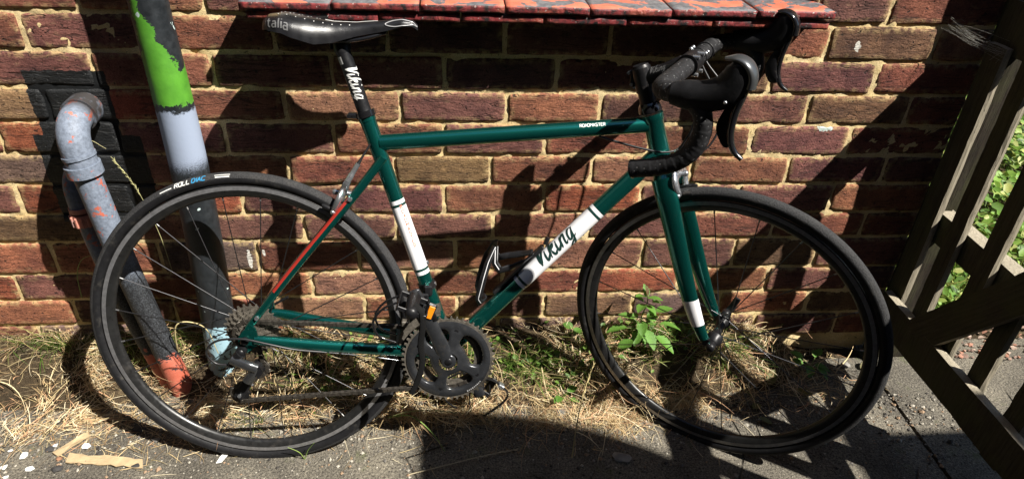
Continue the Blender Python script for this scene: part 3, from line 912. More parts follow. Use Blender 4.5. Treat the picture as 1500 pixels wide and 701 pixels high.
# ------------------------------------------------------------------ straw, grass and weeds
def blades(name, base, hd, length, width, pitch, curve, cols, mat, seg=5, droop=None):
    n = len(base)
    t = np.linspace(0, 1, seg + 1)
    d = np.stack([np.cos(hd), np.sin(hd), np.zeros(n)], 1)
    side = np.stack([-np.sin(hd), np.cos(hd), np.zeros(n)], 1)
    V = np.zeros((n, (seg + 1)*2, 3), np.float32)
    pos = base.copy()
    ph = pitch.copy(); az = np.zeros(n)
    for k in range(seg + 1):
        w = width*np.clip(1.0 - t[k]**2.2, 0.08, 1)*(0.7 + 0.3*min(1, t[k]*4))
        s = side*np.cos(az)[:, None] - d*np.sin(az)[:, None]
        tilt = np.array([0, 0, 1.])*0.35
        V[:, 2*k] = pos + (s + tilt)*w[:, None]/2
        V[:, 2*k + 1] = pos - (s + tilt)*w[:, None]/2
        dirv = (d*np.cos(az)[:, None] + side*np.sin(az)[:, None])*np.cos(ph)[:, None] + np.array([0, 0, 1.])*np.sin(ph)[:, None]
        pos = pos + dirv*(length/seg)[:, None]
        ph = ph - (droop if droop is not None else 0.0)/seg
        az = az + curve/seg
    F = []
    b = np.arange(n)[:, None]*(seg + 1)*2
    fs = np.concatenate([np.concatenate([b + 2*k, b + 2*k + 1, b + 2*k + 3, b + 2*k + 2], 1) for k in range(seg)])
    C = np.repeat(cols[:, None, :], (seg + 1)*2, 1).reshape(-1, 3)
    return link(name, np_mesh(name, V.reshape(-1, 3), fs, mat, True, None, C))

def scatter(n, x0, x1, y0, y1, dens):
    out = []
    while sum(len(q) for q in out) < n:
        p = np.stack([rng.uniform(x0, x1, n), rng.uniform(y0, y1, n)], 1)
        out.append(p[rng.uniform(0, 1, n) < dens(p[:, 0], p[:, 1])])
    return np.concatenate(out)[:n]

def cover(x, y):
    p = np.stack([x, y, x*0], -1)
    edge = -0.225 + 0.055*fbm(p*3.1, 5) - 0.055*sstep(0.5, 0.75, x)*(1 - sstep(1.1, 1.35, x)) - 0.04*(1 - sstep(-.15, .12, x))
    return sstep(-0.035, 0.03, y - edge)

def near_dens(x, y):
    p = np.stack([x, y, x*0], -1)
    return cover(x, y)*(1 - 0.75*sstep(1.42, 1.66, x))*(0.10 + 0.90*sstep(-.12, .28, fbm(p*9, 15)))
PALS = np.array([(0.68, 0.51, 0.27), (0.55, 0.39, 0.20), (0.74, 0.60, 0.36), (0.30, 0.20, 0.10), (0.58, 0.34, 0.19), (0.76, 0.66, 0.45), (0.44, 0.35, 0.18)])

def straw(n, lmin, lmax, wmin, wmax, pmax, lift, dens):
    xy = scatter(n, -1.3, 1.78, -.33, -.004, dens)
    z = mound(xy[:, 0], xy[:, 1])
    z = np.maximum(z, 0.0) + np.abs(rng.normal(0, lift, n))
    base = np.column_stack([xy, z])
    hd = 9.0*fbm(np.column_stack([xy*3.4, np.zeros(n)]), 77) + rng.normal(0, .75, n)
    hd = np.where(rng.uniform(0, 1, n) < .25, rng.uniform(0, 6.28, n), hd)
    ln = rng.uniform(lmin, lmax, n)*rng.uniform(.6, 1, n)
    room = np.maximum(0.012, -0.002 - xy[:, 1])
    into = np.sin(hd) > 0.05
    ln = np.where(into, np.minimum(ln, room/np.maximum(np.sin(hd), .05)), ln)
    pit = rng.uniform(-.12, pmax, n)
    cols = PALS[rng.integers(0, len(PALS), n)]*rng.uniform(.75, 1.15, (n, 1))
    return base, hd, ln, rng.uniform(wmin, wmax, n), pit, rng.normal(0, .9, n), cols, rng.uniform(-.2, 1.1, n)
b = straw(15000, .02, .075, .0007, .0017, .55, .012, near_dens)
o1 = blades('dry_straw', *b[:7], M_STRAW, 4, b[7])
tag(o1, 'bleached dry straw matted along the foot of the wall', 'straw', kind='stuff')
b = straw(2600, .07, .17, .0010, .0024, .45, .018, near_dens)
o2 = blades('dry_grass_stems', *b[:7], M_STRAW, 7, b[7])
tag(o2, 'long dry grass stems lying over the straw', 'dry grass', kind='stuff')
# fine litter straying onto the paving
def litter_dens(x, y):
    p = np.stack([x, y, x*0], -1)
    return np.exp(-((y + .2)/.09)**2)*(0.15 + 0.85*sstep(0.0, .4, fbm(p*7, 25)))*(1 - sstep(1.3, 1.6, x))*np.where(x < .35, 1.0, .8)
n = 1500
xy = scatter(n, -1.0, 1.7, -.46, -.15, litter_dens)
bz = np.column_stack([xy, np.maximum(mound(xy[:, 0], xy[:, 1]), .001) + rng.uniform(.0005, .004, n)])
o3 = blades('straw_litter', bz, rng.uniform(0, 6.28, n), rng.uniform(.012, .07, n), rng.uniform(.0007, .0017, n), rng.uniform(-.02, .05, n), rng.normal(0, .5, n), PALS[rng.integers(0, 7, n)]*rng.uniform(.7, 1.05, (n, 1)), M_STRAW, 4, np.zeros(n))
tag(o3, 'loose bits of straw scattered over the paving', 'straw', kind='stuff')
# green grass
PALG = np.array([(0.10, 0.20, 0.03), (0.15, 0.26, 0.045), (0.22, 0.30, 0.07), (0.07, 0.14, 0.025), (0.30, 0.33, 0.10)])
def green_dens(x, y):
    p = np.stack([x, y, x*0], -1)
    spots = sum(np.exp(-(((x - a)/s)**2 + ((y - c)/s2)**2)) for a, c, s, s2 in ((.42, -.12, .10, .05), (.62, -.05, .10, .04), (.80, -.09, .11, .05), (1.0, -.10, .12, .05), (1.42, -.06, .10, .06), (.12, -.03, .15, .03), (-.2, -.03, .3, .02), (.24, -.22, .05, .02), (1.2, -.04, .1, .03)))
    return np.clip(spots, 0, 1)*(0.15 + .85*sstep(0, .3, fbm(p*18, 33)))*cover(x, y)
n = 2600
xy = scatter(n, -.9, 1.7, -.27, -.006, green_dens)
bz = np.column_stack([xy, mound(xy[:, 0], xy[:, 1])])
hd = rng.uniform(0, 6.28, n); hd = np.where(np.sin(hd) > .2, -hd, hd)
o4 = blades('green_grass', bz, hd, rng.uniform(.02, .10, n), rng.uniform(.0010, .0028, n), rng.uniform(.3, 1.4, n), rng.normal(0, .5, n), PALG[rng.integers(0, 5, n)]*rng.uniform(.8, 1.2, (n, 1)), M_GRASS, 5, rng.uniform(.1, 1.5, n))
tag(o4, 'tufts of short green grass growing through the straw', 'grass', kind='stuff')
# low clover-like leaves in the straw
def tiny_leaves(name, xyz, size, cols, mat, lift=.01):
    n = len(xyz)
    K = 6
    a = np.linspace(0, 2*np.pi, K, endpoint=False)
    ring = np.stack([np.cos(a), np.sin(a)*.72, 0*a], 1)
    nrm = np.stack([rng.normal(0, .5, n), rng.normal(0, .5, n) - .2, np.ones(n)], 1); nrm /= np.linalg.norm(nrm, axis=1)[:, None]
    t1 = np.cross(nrm, rng.normal(0, 1, (n, 3))); t1 /= np.linalg.norm(t1, axis=1)[:, None]
    t2 = np.cross(nrm, t1)
    V = xyz[:, None, :] + (ring[None, :, 0:1]*t1[:, None, :] + ring[None, :, 1:2]*t2[:, None, :] + (np.abs(ring[None, :, 1:2])*.35)*nrm[:, None, :])*size[:, None, None]
    V = np.concatenate([V, xyz[:, None, :]], 1)
    F = np.concatenate([np.stack([np.full(n, k), np.full(n, (k + 1) % K), np.full(n, K)], 1)[:, :] + (np.arange(n)*(K + 1))[:, None] for k in range(K)])
    return link(name, np_mesh(name, V.reshape(-1, 3), F, mat, True, None, np.repeat(cols[:, None, :], K + 1, 1).reshape(-1, 3)))
n = 420
xy = scatter(n, .3, 1.5, -.25, -.006, green_dens)
xyz = np.column_stack([xy, mound(xy[:, 0], xy[:, 1]) + rng.uniform(.008, .035, n)])
tag(tiny_leaves('low_weeds', xyz, rng.uniform(.004, .010, n), PALG[rng.integers(0, 4, n)]*1.0, M_GRASS), 'small round green weed leaves among the straw', 'weeds', kind='stuff')

# lush low growth and gravel beyond the gate
n = 22000
x = rng.uniform(2.05, 4.6, n); y = .12 + 3.2*rng.uniform(0, 1, n)**1.4
keep = (y > .12 + .25*fbm(np.stack([x*2, y*2, x*0], -1), 3)) & (x > 1.98 + .05)
x, y = x[keep], y[keep]; n = len(x)
z = .02 + .16*sstep(.1, .8, y)*(0.5 + .5*fbm(np.stack([x*5, y*5, x*0], -1), 71)) + rng.uniform(0, .05, n)
tag(tiny_leaves('ground_cover', np.column_stack([x, y, z]), rng.uniform(.007, .024, n), PALG[rng.integers(0, 5, n)]*rng.uniform(.8, 1.5, (n, 1)), M_GRASS), 'lush low green growth in the garden beyond the gate', 'plants', kind='stuff')
n = 9000
x = rng.uniform(2.0, 4.4, n); y = .1 + 2.9*rng.uniform(0, 1, n)**1.3
o5 = blades('garden_grass', np.column_stack([x, y, np.full(n, .0)]), rng.uniform(0, 6.28, n), rng.uniform(.06, .20, n), rng.uniform(.002, .005, n), rng.uniform(.7, 1.5, n), rng.normal(0, .4, n), PALG[rng.integers(0, 5, n)]*rng.uniform(.8, 1.2, (n, 1)), M_GRASS, 5, rng.uniform(.2, 1.6, n))
tag(o5, 'green grass growing in the garden beyond the gate', 'grass', kind='stuff')
mb = MB()
for k in range(260):
    c = np.array([rng.uniform(2.0, 2.5), rng.uniform(-.075, .12), 0.004])
    r = rng.uniform(.005, .012)
    q = rng.normal(0, 1, (8, 3)); q /= np.linalg.norm(q, axis=1)[:, None]
    bm = bmesh.new()
    for p in q: bm.verts.new(tuple(p*np.array([1, .8, .6])*r + c))
    bmesh.ops.convex_hull(bm, input=list(bm.verts)); bm.verts.index_update()
    vs = [v.co[:] for v in bm.verts]; fs = [tuple(v.index for v in f.verts) for f in bm.faces]
    bm.free()
    mb.add(vs, fs, False, random.choice([(.32, .16, .11), (.36, .22, .16), (.22, .15, .12), (.4, .3, .24)]))
tag(mb.build('gravel', mat_tint('pink_gravel', .85)), 'pinkish gravel seen through the gate', 'gravel', kind='stuff')

# grit and crumbs on the paving
n = 5200
gx_ = rng.uniform(-.6, 2.1, n); gy_ = np.minimum(-.19 - np.abs(rng.normal(0, .13, n)), -.15)
gr_ = rng.gamma(2.0, .0008, n) + .0008
base8 = np.array([(1, 0, 0), (-1, 0, 0), (0, 1, 0), (0, -1, 0), (0, 0, 1), (0, 0, -1)], float)
V = base8[None]*gr_[:, None, None]*rng.uniform(.6, 1.3, (n, 6, 1))*np.array([1, 1, .7]) + np.stack([gx_, gy_, np.maximum(mound(gx_, gy_), .0) + gr_*.4], 1)[:, None]
tri = np.array([(0, 2, 4), (2, 1, 4), (1, 3, 4), (3, 0, 4), (2, 0, 5), (1, 2, 5), (3, 1, 5), (0, 3, 5)])
F = (tri[None] + (np.arange(n)*6)[:, None, None]).reshape(-1, 3)
gc = np.array([(.26, .24, .20), (.12, .11, .10), (.38, .35, .29), (.05, .045, .04), (.28, .19, .12)])[rng.integers(0, 5, n)]
tag(link('grit', np_mesh('grit', V.reshape(-1, 3), F, mat_tint('loose_grit', .9), False, None, np.repeat(gc, 6, 0))), 'loose grit and crumbs scattered over the paving', 'grit', kind='stuff')

# ---- single plants one can point to
def leaf_mesh(name, L, W, serr, mat, fold=.25, curl=.3, n=12):
    V, F = [], []
    for k in range(n + 1):
        t = k/n
        w = W/2*math.sin(math.pi*min(1, t**.8))**.8*(1 + serr*(1 if k % 2 else -1)*(0 < k < n))
        x = L*t; z = -curl*L*t*t*.5
        for j, s in enumerate((-1, -.5, 0, .5, 1)):
            V.append((x - abs(s)*serr*.0, s*w, z + abs(s)*w*fold))
    for k in range(n):
        for j in range(4):
            F.append((k*5 + j, k*5 + j + 1, (k + 1)*5 + j + 1, (k + 1)*5 + j))
    return MB().add(V, F, True).mesh(name, mat)
M_LEAF = mat_leaf('fresh_leaf', (0.09, 0.22, 0.03, 1), (0.17, 0.36, 0.06, 1))
M_LEAFD = mat_leaf('reddish_leaf', (0.10, 0.05, 0.03, 1), (0.15, 0.10, 0.04, 1))
M_STEM = simple('green_stem', (0.16, 0.22, 0.06), .5, var=.3)
LEAFM = [leaf_mesh('leaf', 1.0, .62, .10, M_LEAF, .3, .45), leaf_mesh('leaf', 1.0, .72, .08, M_LEAF, .22, .3), leaf_mesh('leaf', 1.0, .5, .12, M_LEAF, .35, .6)]
def put_leaf(parent, p, L, az, pit, roll=0.0, me=None):
    o = link('leaf', me or random.choice(LEAFM), parent)
    o.location = p
    o.rotation_euler = (Matrix.Rotation(az, 3, 'Z') @ Matrix.Rotation(-pit, 3, 'Y') @ Matrix.Rotation(roll, 3, 'X')).to_euler()
    o.scale = (L, L, L)
    return o
wx, wy = 1.21, -.055
wz = float(mound(np.array([wx]), np.array([wy]))[0])
weed = tag(empty('leafy_weed', (wx, wy, wz)), 'bright green leafy weed sprouting between wall and front wheel', 'plant')
weed.scale = (.92, .92, .80)
mb = MB()
stem = smooth_path([(0, 0, -.01), (.002, -.004, .05), (-.004, -.010, .11), (.004, -.012, .165), (.002, -.014, .20)], 16)
mb.tube(stem, np.linspace(.0028, .0012, 16), 7)
for (p, q) in (((.0, -.006, .06), (-.05, -.03, .085)), ((-.002, -.008, .09), (.045, -.03, .10)), ((-.003, -.01, .11), (-.03, -.03, .125)), ((.0, -.01, .13), (.03, -.025, .145)), ((0, -.004, .045), (.035, -.05, .055)), ((0, -.004, .05), (-.04, -.055, .055))):
    mb.tube([p, q], [.0013, .0009], 5)
mb.build('stem', M_STEM, weed)
for (p, L, azd, pit, roll) in (((-.047, -.028, .085), .062, 190, .15, .2), ((-.035, -.055, .060), .058, 215, -.2, .3), ((.045, -.03, .10), .060, -12, .05, -.3), ((.034, -.045, .062), .070, -35, -.35, -.2),
                               ((-.030, -.03, .125), .048, 170, .35, .1), ((.030, -.025, .145), .050, 10, .25, -.2), ((.0, -.014, .195), .040, 100, 1.0, 0), ((.002, -.014, .195), .046, 200, .5, .4),
                               ((.002, -.014, .19), .044, -30, .45, -.3), ((-.002, -.012, .165), .046, 230, .2, .3), ((.003, -.012, .16), .040, 300, .1, -.2), ((-.002, -.02, .10), .050, 255, -.1, .2), ((.01, -.03, .075), .062, 285, -.3, 0), ((-.01, -.03, .07), .048, 240, -.35, .1)):
    put_leaf(weed, p, L, math.radians(azd), pit, roll)
for k in range(16):
    t_ = random.uniform(.25, .95); i_ = int(t_*15); az_ = random.uniform(math.radians(150), math.radians(390))
    put_leaf(weed, tuple(stem[i_] + np.array([.012*math.cos(az_), -.004 + .010*min(0, math.sin(az_)), 0])), random.uniform(.020, .036), az_, random.uniform(-.4, .6), random.uniform(-.5, .5))
put_leaf(weed, (.001, -.014, .20), .034, math.radians(120), 1.25, .2, leaf_mesh('leaf', 1.0, .4, .05, M_LEAFD, .4, .2))

def small_weed(x, y, nl, L, label):
    z = max(0.0, float(mound(np.array([x]), np.array([y]))[0]))
    w = tag(empty('small_weed', (x, y, z)), label, 'plant')
    m2 = MB()
    for k in range(nl):
        az = random.uniform(0, 6.28); h = random.uniform(.015, .045); r = random.uniform(.008, .03)
        p = (r*math.cos(az), r*math.sin(az)*.7, h)
        m2.tube([(0, 0, -.004), (p[0]*.5, p[1]*.5, h*.7), p], [.001, .0009, .0008], 5)
        put_leaf(w, p, L*random.uniform(.7, 1.2), az + random.uniform(-.4, .4), random.uniform(-.1, .6), random.uniform(-.3, .3))
    m2.build('stem', M_STEM, w)
small_weed(1.06, -.035, 7, .028, 'small green weed by the wall just left of the front tyre')
small_weed(1.115, -.115, 6, .026, 'small weed with pale leaves inside the front wheel below the leafy weed')
small_weed(.99, -.20, 5, .030, 'low weed with dull leaves on the edge of the paving behind the front tyre')
small_weed(1.69, -.10, 8, .040, 'pale green weed lit by the sun between the front tyre and the gate')
small_weed(.43, -.16, 6, .022, 'small green weed inside the lower part of the rear wheel')

def stalk(pts, label, colr, w=.0016, ears=True, name='grass_stalk'):
    P = smooth_path(pts, 24)
    base = P[0].copy()
    r = empty(name, tuple(base))
    tag(r, label, 'grass')
    m2 = MB(); m2.tube(P - base, np.linspace(w, w*.45, 24), 6)
    m2.build('stem', simple('stalk_' + str(int(colr[0]*1000)), colr, .6, var=.25), r)
    if ears:
        m3 = MB()
        for k in range(26):
            t = .62 + .38*k/26
            i = min(22, int(t*23)); p = P[i] + (P[i + 1] - P[i])*(t*23 - i) - base
            T = P[i + 1] - P[i]; T = T/np.linalg.norm(T)
            d_ = rng.normal(0, 1, 3); d_ -= T*(d_ @ T); d_ /= np.linalg.norm(d_)
            m3.tube([p, p + (T*.8 + d_*.35)*.010], [.0011, .0003], 4)
        m3.build('seed_head', simple('ear_' + str(int(colr[0]*1000)), tuple(c*1.1 for c in colr), .7, var=.3), r)
    return r
stalk([(.995, -.365, .0), (1.005, -.33, .06), (1.02, -.295, .13), (1.045, -.26, .20)], 'dry seeded grass stalk rising in front of the gap between crank and front tyre', (.42, .34, .16))
stalk([(.56, -.235, .01), (.62, -.27, .05), (.67, -.31, .035), (.70, -.345, .012)], 'green grass blade arching onto the shaded paving right of the rear tyre', (.16, .26, .05), .0018, False)
stalk([(.56, -.235, .01), (.62, -.25, .045), (.68, -.255, .05), (.725, -.255, .04)], 'pale grass blade reaching right from the rear tyre towards the far pedal', (.30, .33, .13), .0016, False)
stalk([(.62, -.40, .004), (.70, -.385, .012), (.78, -.365, .014), (.87, -.34, .006)], 'grey dry grass head lying on the shaded paving below the pedal', (.36, .31, .2), .0016)
stalk([(.03, -.075, .05), (.055, -.12, .15), (.075, -.135, .225), (.105, -.13, .232), (.135, -.12, .20), (.145, -.115, .12)], 'bent straw stalk in front of the red bases of the waste pipes', (.48, .40, .2), .0022, False)
stalk([(.38, -.345, .0), (.392, -.35, .035), (.41, -.355, .065)], 'green grass shoot in front of the rear rim, right of the lowest point', (.17, .27, .05), .0013, False)
stalk([(.38, -.345, .0), (.372, -.35, .03), (.35, -.352, .05)], 'short green grass shoot leaning left in front of the rear rim', (.2, .28, .06), .0012, False)
stalk([(1.43, -.37, .0), (1.45, -.375, .03), (1.475, -.38, .05)], 'thin green shoot in front of the lowest part of the front tyre', (.2, .27, .06), .0012, False)
stalk([(-.10, -.02, .52), (-.065, -.05, .60), (-.03, -.06, .66), (.0, -.055, .64)], 'thin dry grass stalk growing beside the elbow of the waste pipe', (.4, .36, .18), .0009, False)
stalk([(.05, -.03, .3), (.05, -.04, .42), (.035, -.05, .54), (.01, -.06, .62)], 'tall pale grass stalk rising between waste pipe and downpipe', (.38, .36, .17), .0010)
stalk([(-.19, -.015, .22), (-.17, -.03, .30), (-.14, -.04, .35), (-.10, -.05, .37)], 'green grass blade against the bricks left of the waste pipes', (.22, .3, .08), .0011, False)

# ------------------------------------------------------------------ litter on the paving
def flake(name, pts, th, label, cat, mat, z=.002, group=None, tilt=(0, 0)):
    c = np.mean(pts, 0)
    n_ = len(pts)
    q = [(x - c[0], y - c[1]) for x, y in pts]
    m2 = MB()
    lo = [(x, y, x*tilt[0] + y*tilt[1] + .0022*math.sin(x*70 + y*50) + .0022) for x, y in q]
    V = lo + [(x*.985, y*.985, zz + th) for x, y, zz in lo] + [(0, 0, th*1.1)]
    F = [(k, (k + 1) % n_, n_ + (k + 1) % n_, n_ + k) for k in range(n_)] + [(n_ + k, n_ + (k + 1) % n_, 2*n_) for k in range(n_)] + [tuple(range(n_))[::-1]]
    m2.add(V, F, False)
    o = m2.build(name, mat); o.location = (c[0], c[1], z)
    return tag(o, label, cat, group)
M_CARD = simple('sandy_cardboard', (.36, .27, .155), .85, var=.2, vscale=50, bump=.5, bscale=160)
M_CHIP = simple('white_paint_chip', (.72, .72, .68), .6, var=.1)
M_STONE = simple('dark_stone', (.035, .033, .032), .85, var=.4, bump=.5, bscale=120)
M_GREYST = simple('grey_stone', (.20, .19, .17), .9, var=.3, bump=.5, bscale=120)
def outline(x0, y0, x1, y1, w, n, jit):
    a, b = np.array([x0, y0]), np.array([x1, y1]); d = b - a; s = np.array([-d[1], d[0]]); s /= np.linalg.norm(s)
    up_ = [a + d*t + s*(w/2 + random.uniform(-jit, jit)) for t in np.linspace(0, .93, n)]
    dn_ = [a + d*t - s*(w/2 + random.uniform(-jit, jit)) for t in np.linspace(1, .03, n)]
    return [tuple(p) for p in dn_[::-1]] + [tuple(p) for p in up_[::-1]]
flake('cardboard_strip', outline(-.150, -.325, .030, -.348, .024, 13, .0032), .002, 'long torn strip of sandy cardboard lying on the paving at lower left', 'debris', M_CARD)
flake('cardboard_strip', outline(-.180, -.315, -.130, -.255, .018, 6, .003), .003, 'short torn piece of sandy cardboard above the long strip', 'debris', M_CARD)
for k, (x, y, r, lab) in enumerate(((-.245, -.315, .012, 'white paint flake left of the short cardboard piece'), (-.272, -.345, .009, 'small white paint flake in the lower left corner, nearest the frame edge but two'), (-.215, -.352, .011, 'white paint flake below left of the long cardboard strip'),
                                   (-.312, -.338, .007, 'leftmost tiny white paint flake on the paving'), (-.292, -.364, .009, 'white paint flake lowest in the left corner'), (-.120, -.292, .012, 'white paint flake above the long cardboard strip'),
                                   (-.252, -.372, .007, 'tiny white paint flake at the bottom edge left of the strip'), (-.19, -.288, .007, 'thin white paint flake beside the black pebble'), (-.282, -.300, .006, 'smallest white paint flake, highest in the left corner'))):
    pts = [(x + r*random.uniform(.6, 1.35)*math.cos(a), y + .7*r*random.uniform(.6, 1.35)*math.sin(a)) for a in np.linspace(0, 6.28, 7)[:-1]]
    flake('paint_chip', pts, .0012, lab, 'paint chip', M_CHIP, .0022, 'white paint flakes on the paving', (rng.normal(0, .06), rng.normal(0, .06)))
flake('paint_chip', [(.185, -.352), (.197, -.35), (.208, -.33), (.20, -.322), (.19, -.335)], .0015, 'white paint flake near the lowest part of the rear tyre', 'paint chip', M_CHIP, .003)
def stone(x, y, r, label, mat, sq=.6, name='stone'):
    q = rng.normal(0, 1, (22, 3)); q /= np.linalg.norm(q, axis=1)[:, None]
    q = q*np.array([1, .75, sq])*r*rng.uniform(.8, 1.1, (22, 1))
    bm = bmesh.new()
    for p in q: bm.verts.new(tuple(p))
    bmesh.ops.convex_hull(bm, input=list(bm.verts))
    me = bpy.data.meshes.new(name); bm.to_mesh(me); bm.free(); me.materials.append(mat)
    o = link(name, me); o.location = (x, y, r*sq*.75 + max(0, float(mound(np.array([x]), np.array([y]))[0])))
    return tag(o, label, 'stone')
stone(-.198, -.298, .011, 'black pebble beside the short cardboard piece', M_STONE)
stone(.012, -.352, .011, 'black stone under the right tip of the long cardboard strip', M_STONE, .4)
stone(-.155, -.352, .013, 'dark stone below the left end of the long cardboard strip', M_STONE, .4)
stone(-.165, -.325, .008, 'brown pebble between the two cardboard pieces', simple('brown_pebble', (.22, .11, .06), .8, var=.3))
stone(1.11, -.372, .024, 'flat grey stone on the shaded paving behind the front tyre', M_GREYST, .3)
stone(-.06, -.215, .015, 'dark stone half hidden in the straw left of the rear tyre', M_STONE, .5)
stone(-.022, -.245, .018, 'dark flat stone under the left edge of the rear tyre', M_STONE, .4)
stone(.985, -.235, .018, 'pale stone at the edge of the straw behind the front tyre', M_GREYST, .6)
stone(1.80, -.085, .016, 'grey stone on the sunlit slab beside the gate', M_GREYST, .5)
stone(.03, -.28, .012, 'small grey stone on the paving below the rear tyre', M_GREYST, .5)
M_DEAD = mat_leaf('dead_leaf', (.17, .10, .05, 1), (.27, .17, .09, 1))
for (x, y, L, az, lab) in ((1.835, -.10, .045, .4, 'brown dead leaf on the sunlit slab nearest the gate'), (1.86, -.16, .035, 2.2, 'small curled dead leaf at the joint of the slabs'), (1.55, -.16, .05, 1.0, 'dead leaf lying in the shade right of the front hub'),
                           (1.50, -.22, .045, 4.0, 'dead leaf on the dark paving inside the front wheel'), (1.62, -.17, .05, 5.2, 'dead leaf in the shade just left of the front tyre edge'), (1.51, -.285, .04, 3.0, 'dark dead leaf in the sunny patch inside the front rim')):
    o = link('dead_leaf', leaf_mesh('dead_leaf', 1.0, .5, .06, M_DEAD, .5, -.6))
    o.location = (x, y, .006 + max(0, float(mound(np.array([x]), np.array([y]))[0]))); o.rotation_euler = (.1, -.1, az); o.scale = (L, L, L)
    tag(o, lab, 'leaf')
# ------------------------------------------------------------------ bicycle
BM = np.array([[0.99976496, 0.02105455, 0.00517098], [-0.02168025, 0.97091148, 0.23845515], [0.0, -0.23851121, 0.97113974]])
HUB = np.array([0.29910069, -0.25043004, 0.32062737 - .002])
ST = np.array([[0.85186888, 0.52166848, -0.04670556], [-0.52166848, 0.83714267, -0.16448144], [-0.04670556, 0.16448144, 0.98527379]])
AX = np.array([0.96780945, 0.0, -0.01353176])
OB = np.array([0.5, 0.0, -0.336])
bike = empty('road_bicycle')
bike.matrix_world = Matrix(np.vstack([np.hstack([BM, (HUB + BM @ OB)[:, None]]), [0, 0, 0, 1]]).tolist())
tag(bike, 'dark green road bicycle with white bands leaning against the brick wall', 'bicycle')
def bk(mb, name, mat, parent=None, steer=False, label=None):
    if steer: mb.xform(lambda q: AX + ST @ (q - AX) - OB)
    else: mb.xform(lambda q: q - OB)
    o = mb.build(name, mat, parent if parent is not None else bike)
    if label: o['label'] = label
    return o

def mat_green():
    t = NT('emerald_flake_enamel')
    o = t.objc()
    c = t.mix(t.rng(t.noise(o, 1500, 2), .35, .65), (0.005, 0.115, 0.098, 1), (0.014, 0.235, 0.200, 1))
    scr = t.rng(t.noise(t.scale(o, (6, 40, 60)), 3.0, 6, .7), .70, .74)
    c = t.mix(t.math('MULTIPLY', scr, .5), c, (.28, .32, .3, 1))
    t.i('Base Color', c); t.i('Metallic', .88); t.i('Roughness', .24); t.i('Coat Weight', 1.0); t.i('Coat Roughness', .05)
    return t.m
M_GREEN = mat_green()
M_WHITE = simple('white_enamel', (.74, .74, .76), .3, coat=.6, var=.04)
M_DARKG = simple('dark_green_stripe', (.006, .035, .03), .3, coat=.8)
M_INK = simple('deep_green_lettering', (.008, .03, .026), .4)
M_BLACK = simple('satin_black', (.008, .008, .009), .40, spec=.32, var=.25, vscale=60, dirt=.08, dirtcol=(.09, .08, .07))
M_GLOSSB = simple('gloss_black', (.008, .008, .009), .18, coat=.7)
M_RUB = simple('black_hood_rubber', (.007, .007, .008), .55, spec=.25, var=.3, bump=.25, bscale=500, dirt=.1, dirtcol=(.06, .055, .05))
M_ALU = simple('polished_alloy', (.56, .58, .61), .25, .88, var=.15, dirt=.15, dirtcol=(.12, .11, .1))
M_TRACK = simple('brake_track', (.30, .30, .31), .42, .75, var=.2, vscale=120)
M_RIM = simple('black_rim', (.012, .012, .012), .35, var=.25, dirt=.2, dirtcol=(.05, .045, .04))
M_SPOKE = simple('steel_spoke', (.085, .085, .09), .34, .9)
M_NIP = simple('spoke_nipple', (.32, .32, .32), .4, .9)
M_CRANK = simple('grey_crank_paint', (.038, .040, .044), .28, .5, coat=.35, var=.15, dirt=.15, dirtcol=(.10, .085, .065))
M_CHAIN = simple('oily_chain', (.075, .066, .055), .42, .7, var=.4, vscale=200, dirt=.3, dirtcol=(.03, .025, .02))
M_COG = simple('worn_sprocket_steel', (.20, .18, .15), .42, .65, var=.4, vscale=200, dirt=.5, dirtcol=(.04, .032, .025))
M_RED = simple('red_stripe', (.30, .022, .014), .4, coat=.3)
M_AMBER = simple('amber_reflector', (.75, .23, .01), .18, coat=.8)
M_TXT = simple('white_print', (.62, .62, .6), .5)
M_TXTB = simple('blue_print', (.03, .22, .42), .5)
M_ORNG = simple('faded_red_print', (.62, .16, .09), .5)
M_CABLE = simple('cable_housing', (.012, .012, .013), .4)
M_STRAP = simple('woven_strap', (.006, .006, .006), .8, spec=.15, bump=.6, bscale=700)
def mat_tyre():
    t = NT('tyre_tread')
    o = t.objc()
    v = t.voro(o, 380)
    c = t.mix(t.rng(v, .1, .6), (.012, .012, .0125, 1), (.034, .034, .035, 1))
    c = t.mix(t.rng(t.noise(o, 30, 5, .65), .55, .85, 0, .35), c, (.10, .095, .085, 1))
    t.i('Base Color', c); t.i('Roughness', .8); t.i('Specular IOR Level', .18)
    t.i('Normal', t.bump(v, .5, .0012))
    return t.m
M_TREAD = mat_tyre()
M_WALLR = simple('tyre_sidewall', (.008, .008, .009), .6, spec=.25, var=.25, bump=.2, bscale=400, dirt=.22, dirtcol=(.075, .07, .06))
def mat_tape():
    t = NT('perforated_bar_tape')
    o = t.objc()
    v = t.voro(o, 150)
    c = t.mix(t.rng(v, .10, .22), (.12, .12, .12, 1), (.011, .011, .012, 1))
    c = t.mix(t.rng(t.noise(o, 45, 4), .56, .66, 0, .5), c, (.03, .03, .032, 1))
    t.i('Base Color', c); t.i('Roughness', .6); t.i('Specular IOR Level', .28)
    t.i('Normal', t.bump(v, .35, .0015))
    return t.m
M_TAPE = mat_tape()
def mat_saddle():
    t = NT('black_saddle_leather')
    o = t.objc()
    c = t.mix(t.rng(t.noise(o, 40, 4), .4, .7), (.006, .006, .007, 1), (.011, .011, .013, 1))
    t.i('Base Color', c); t.i('Roughness', t.rng(t.noise(o, 60, 4), .3, .7, .26, .38)); t.i('Specular IOR Level', .42)
    t.i('Normal', t.bump(t.noise(o, 700, 3), .22, .0012))
    return t.m
M_SAD = mat_saddle()

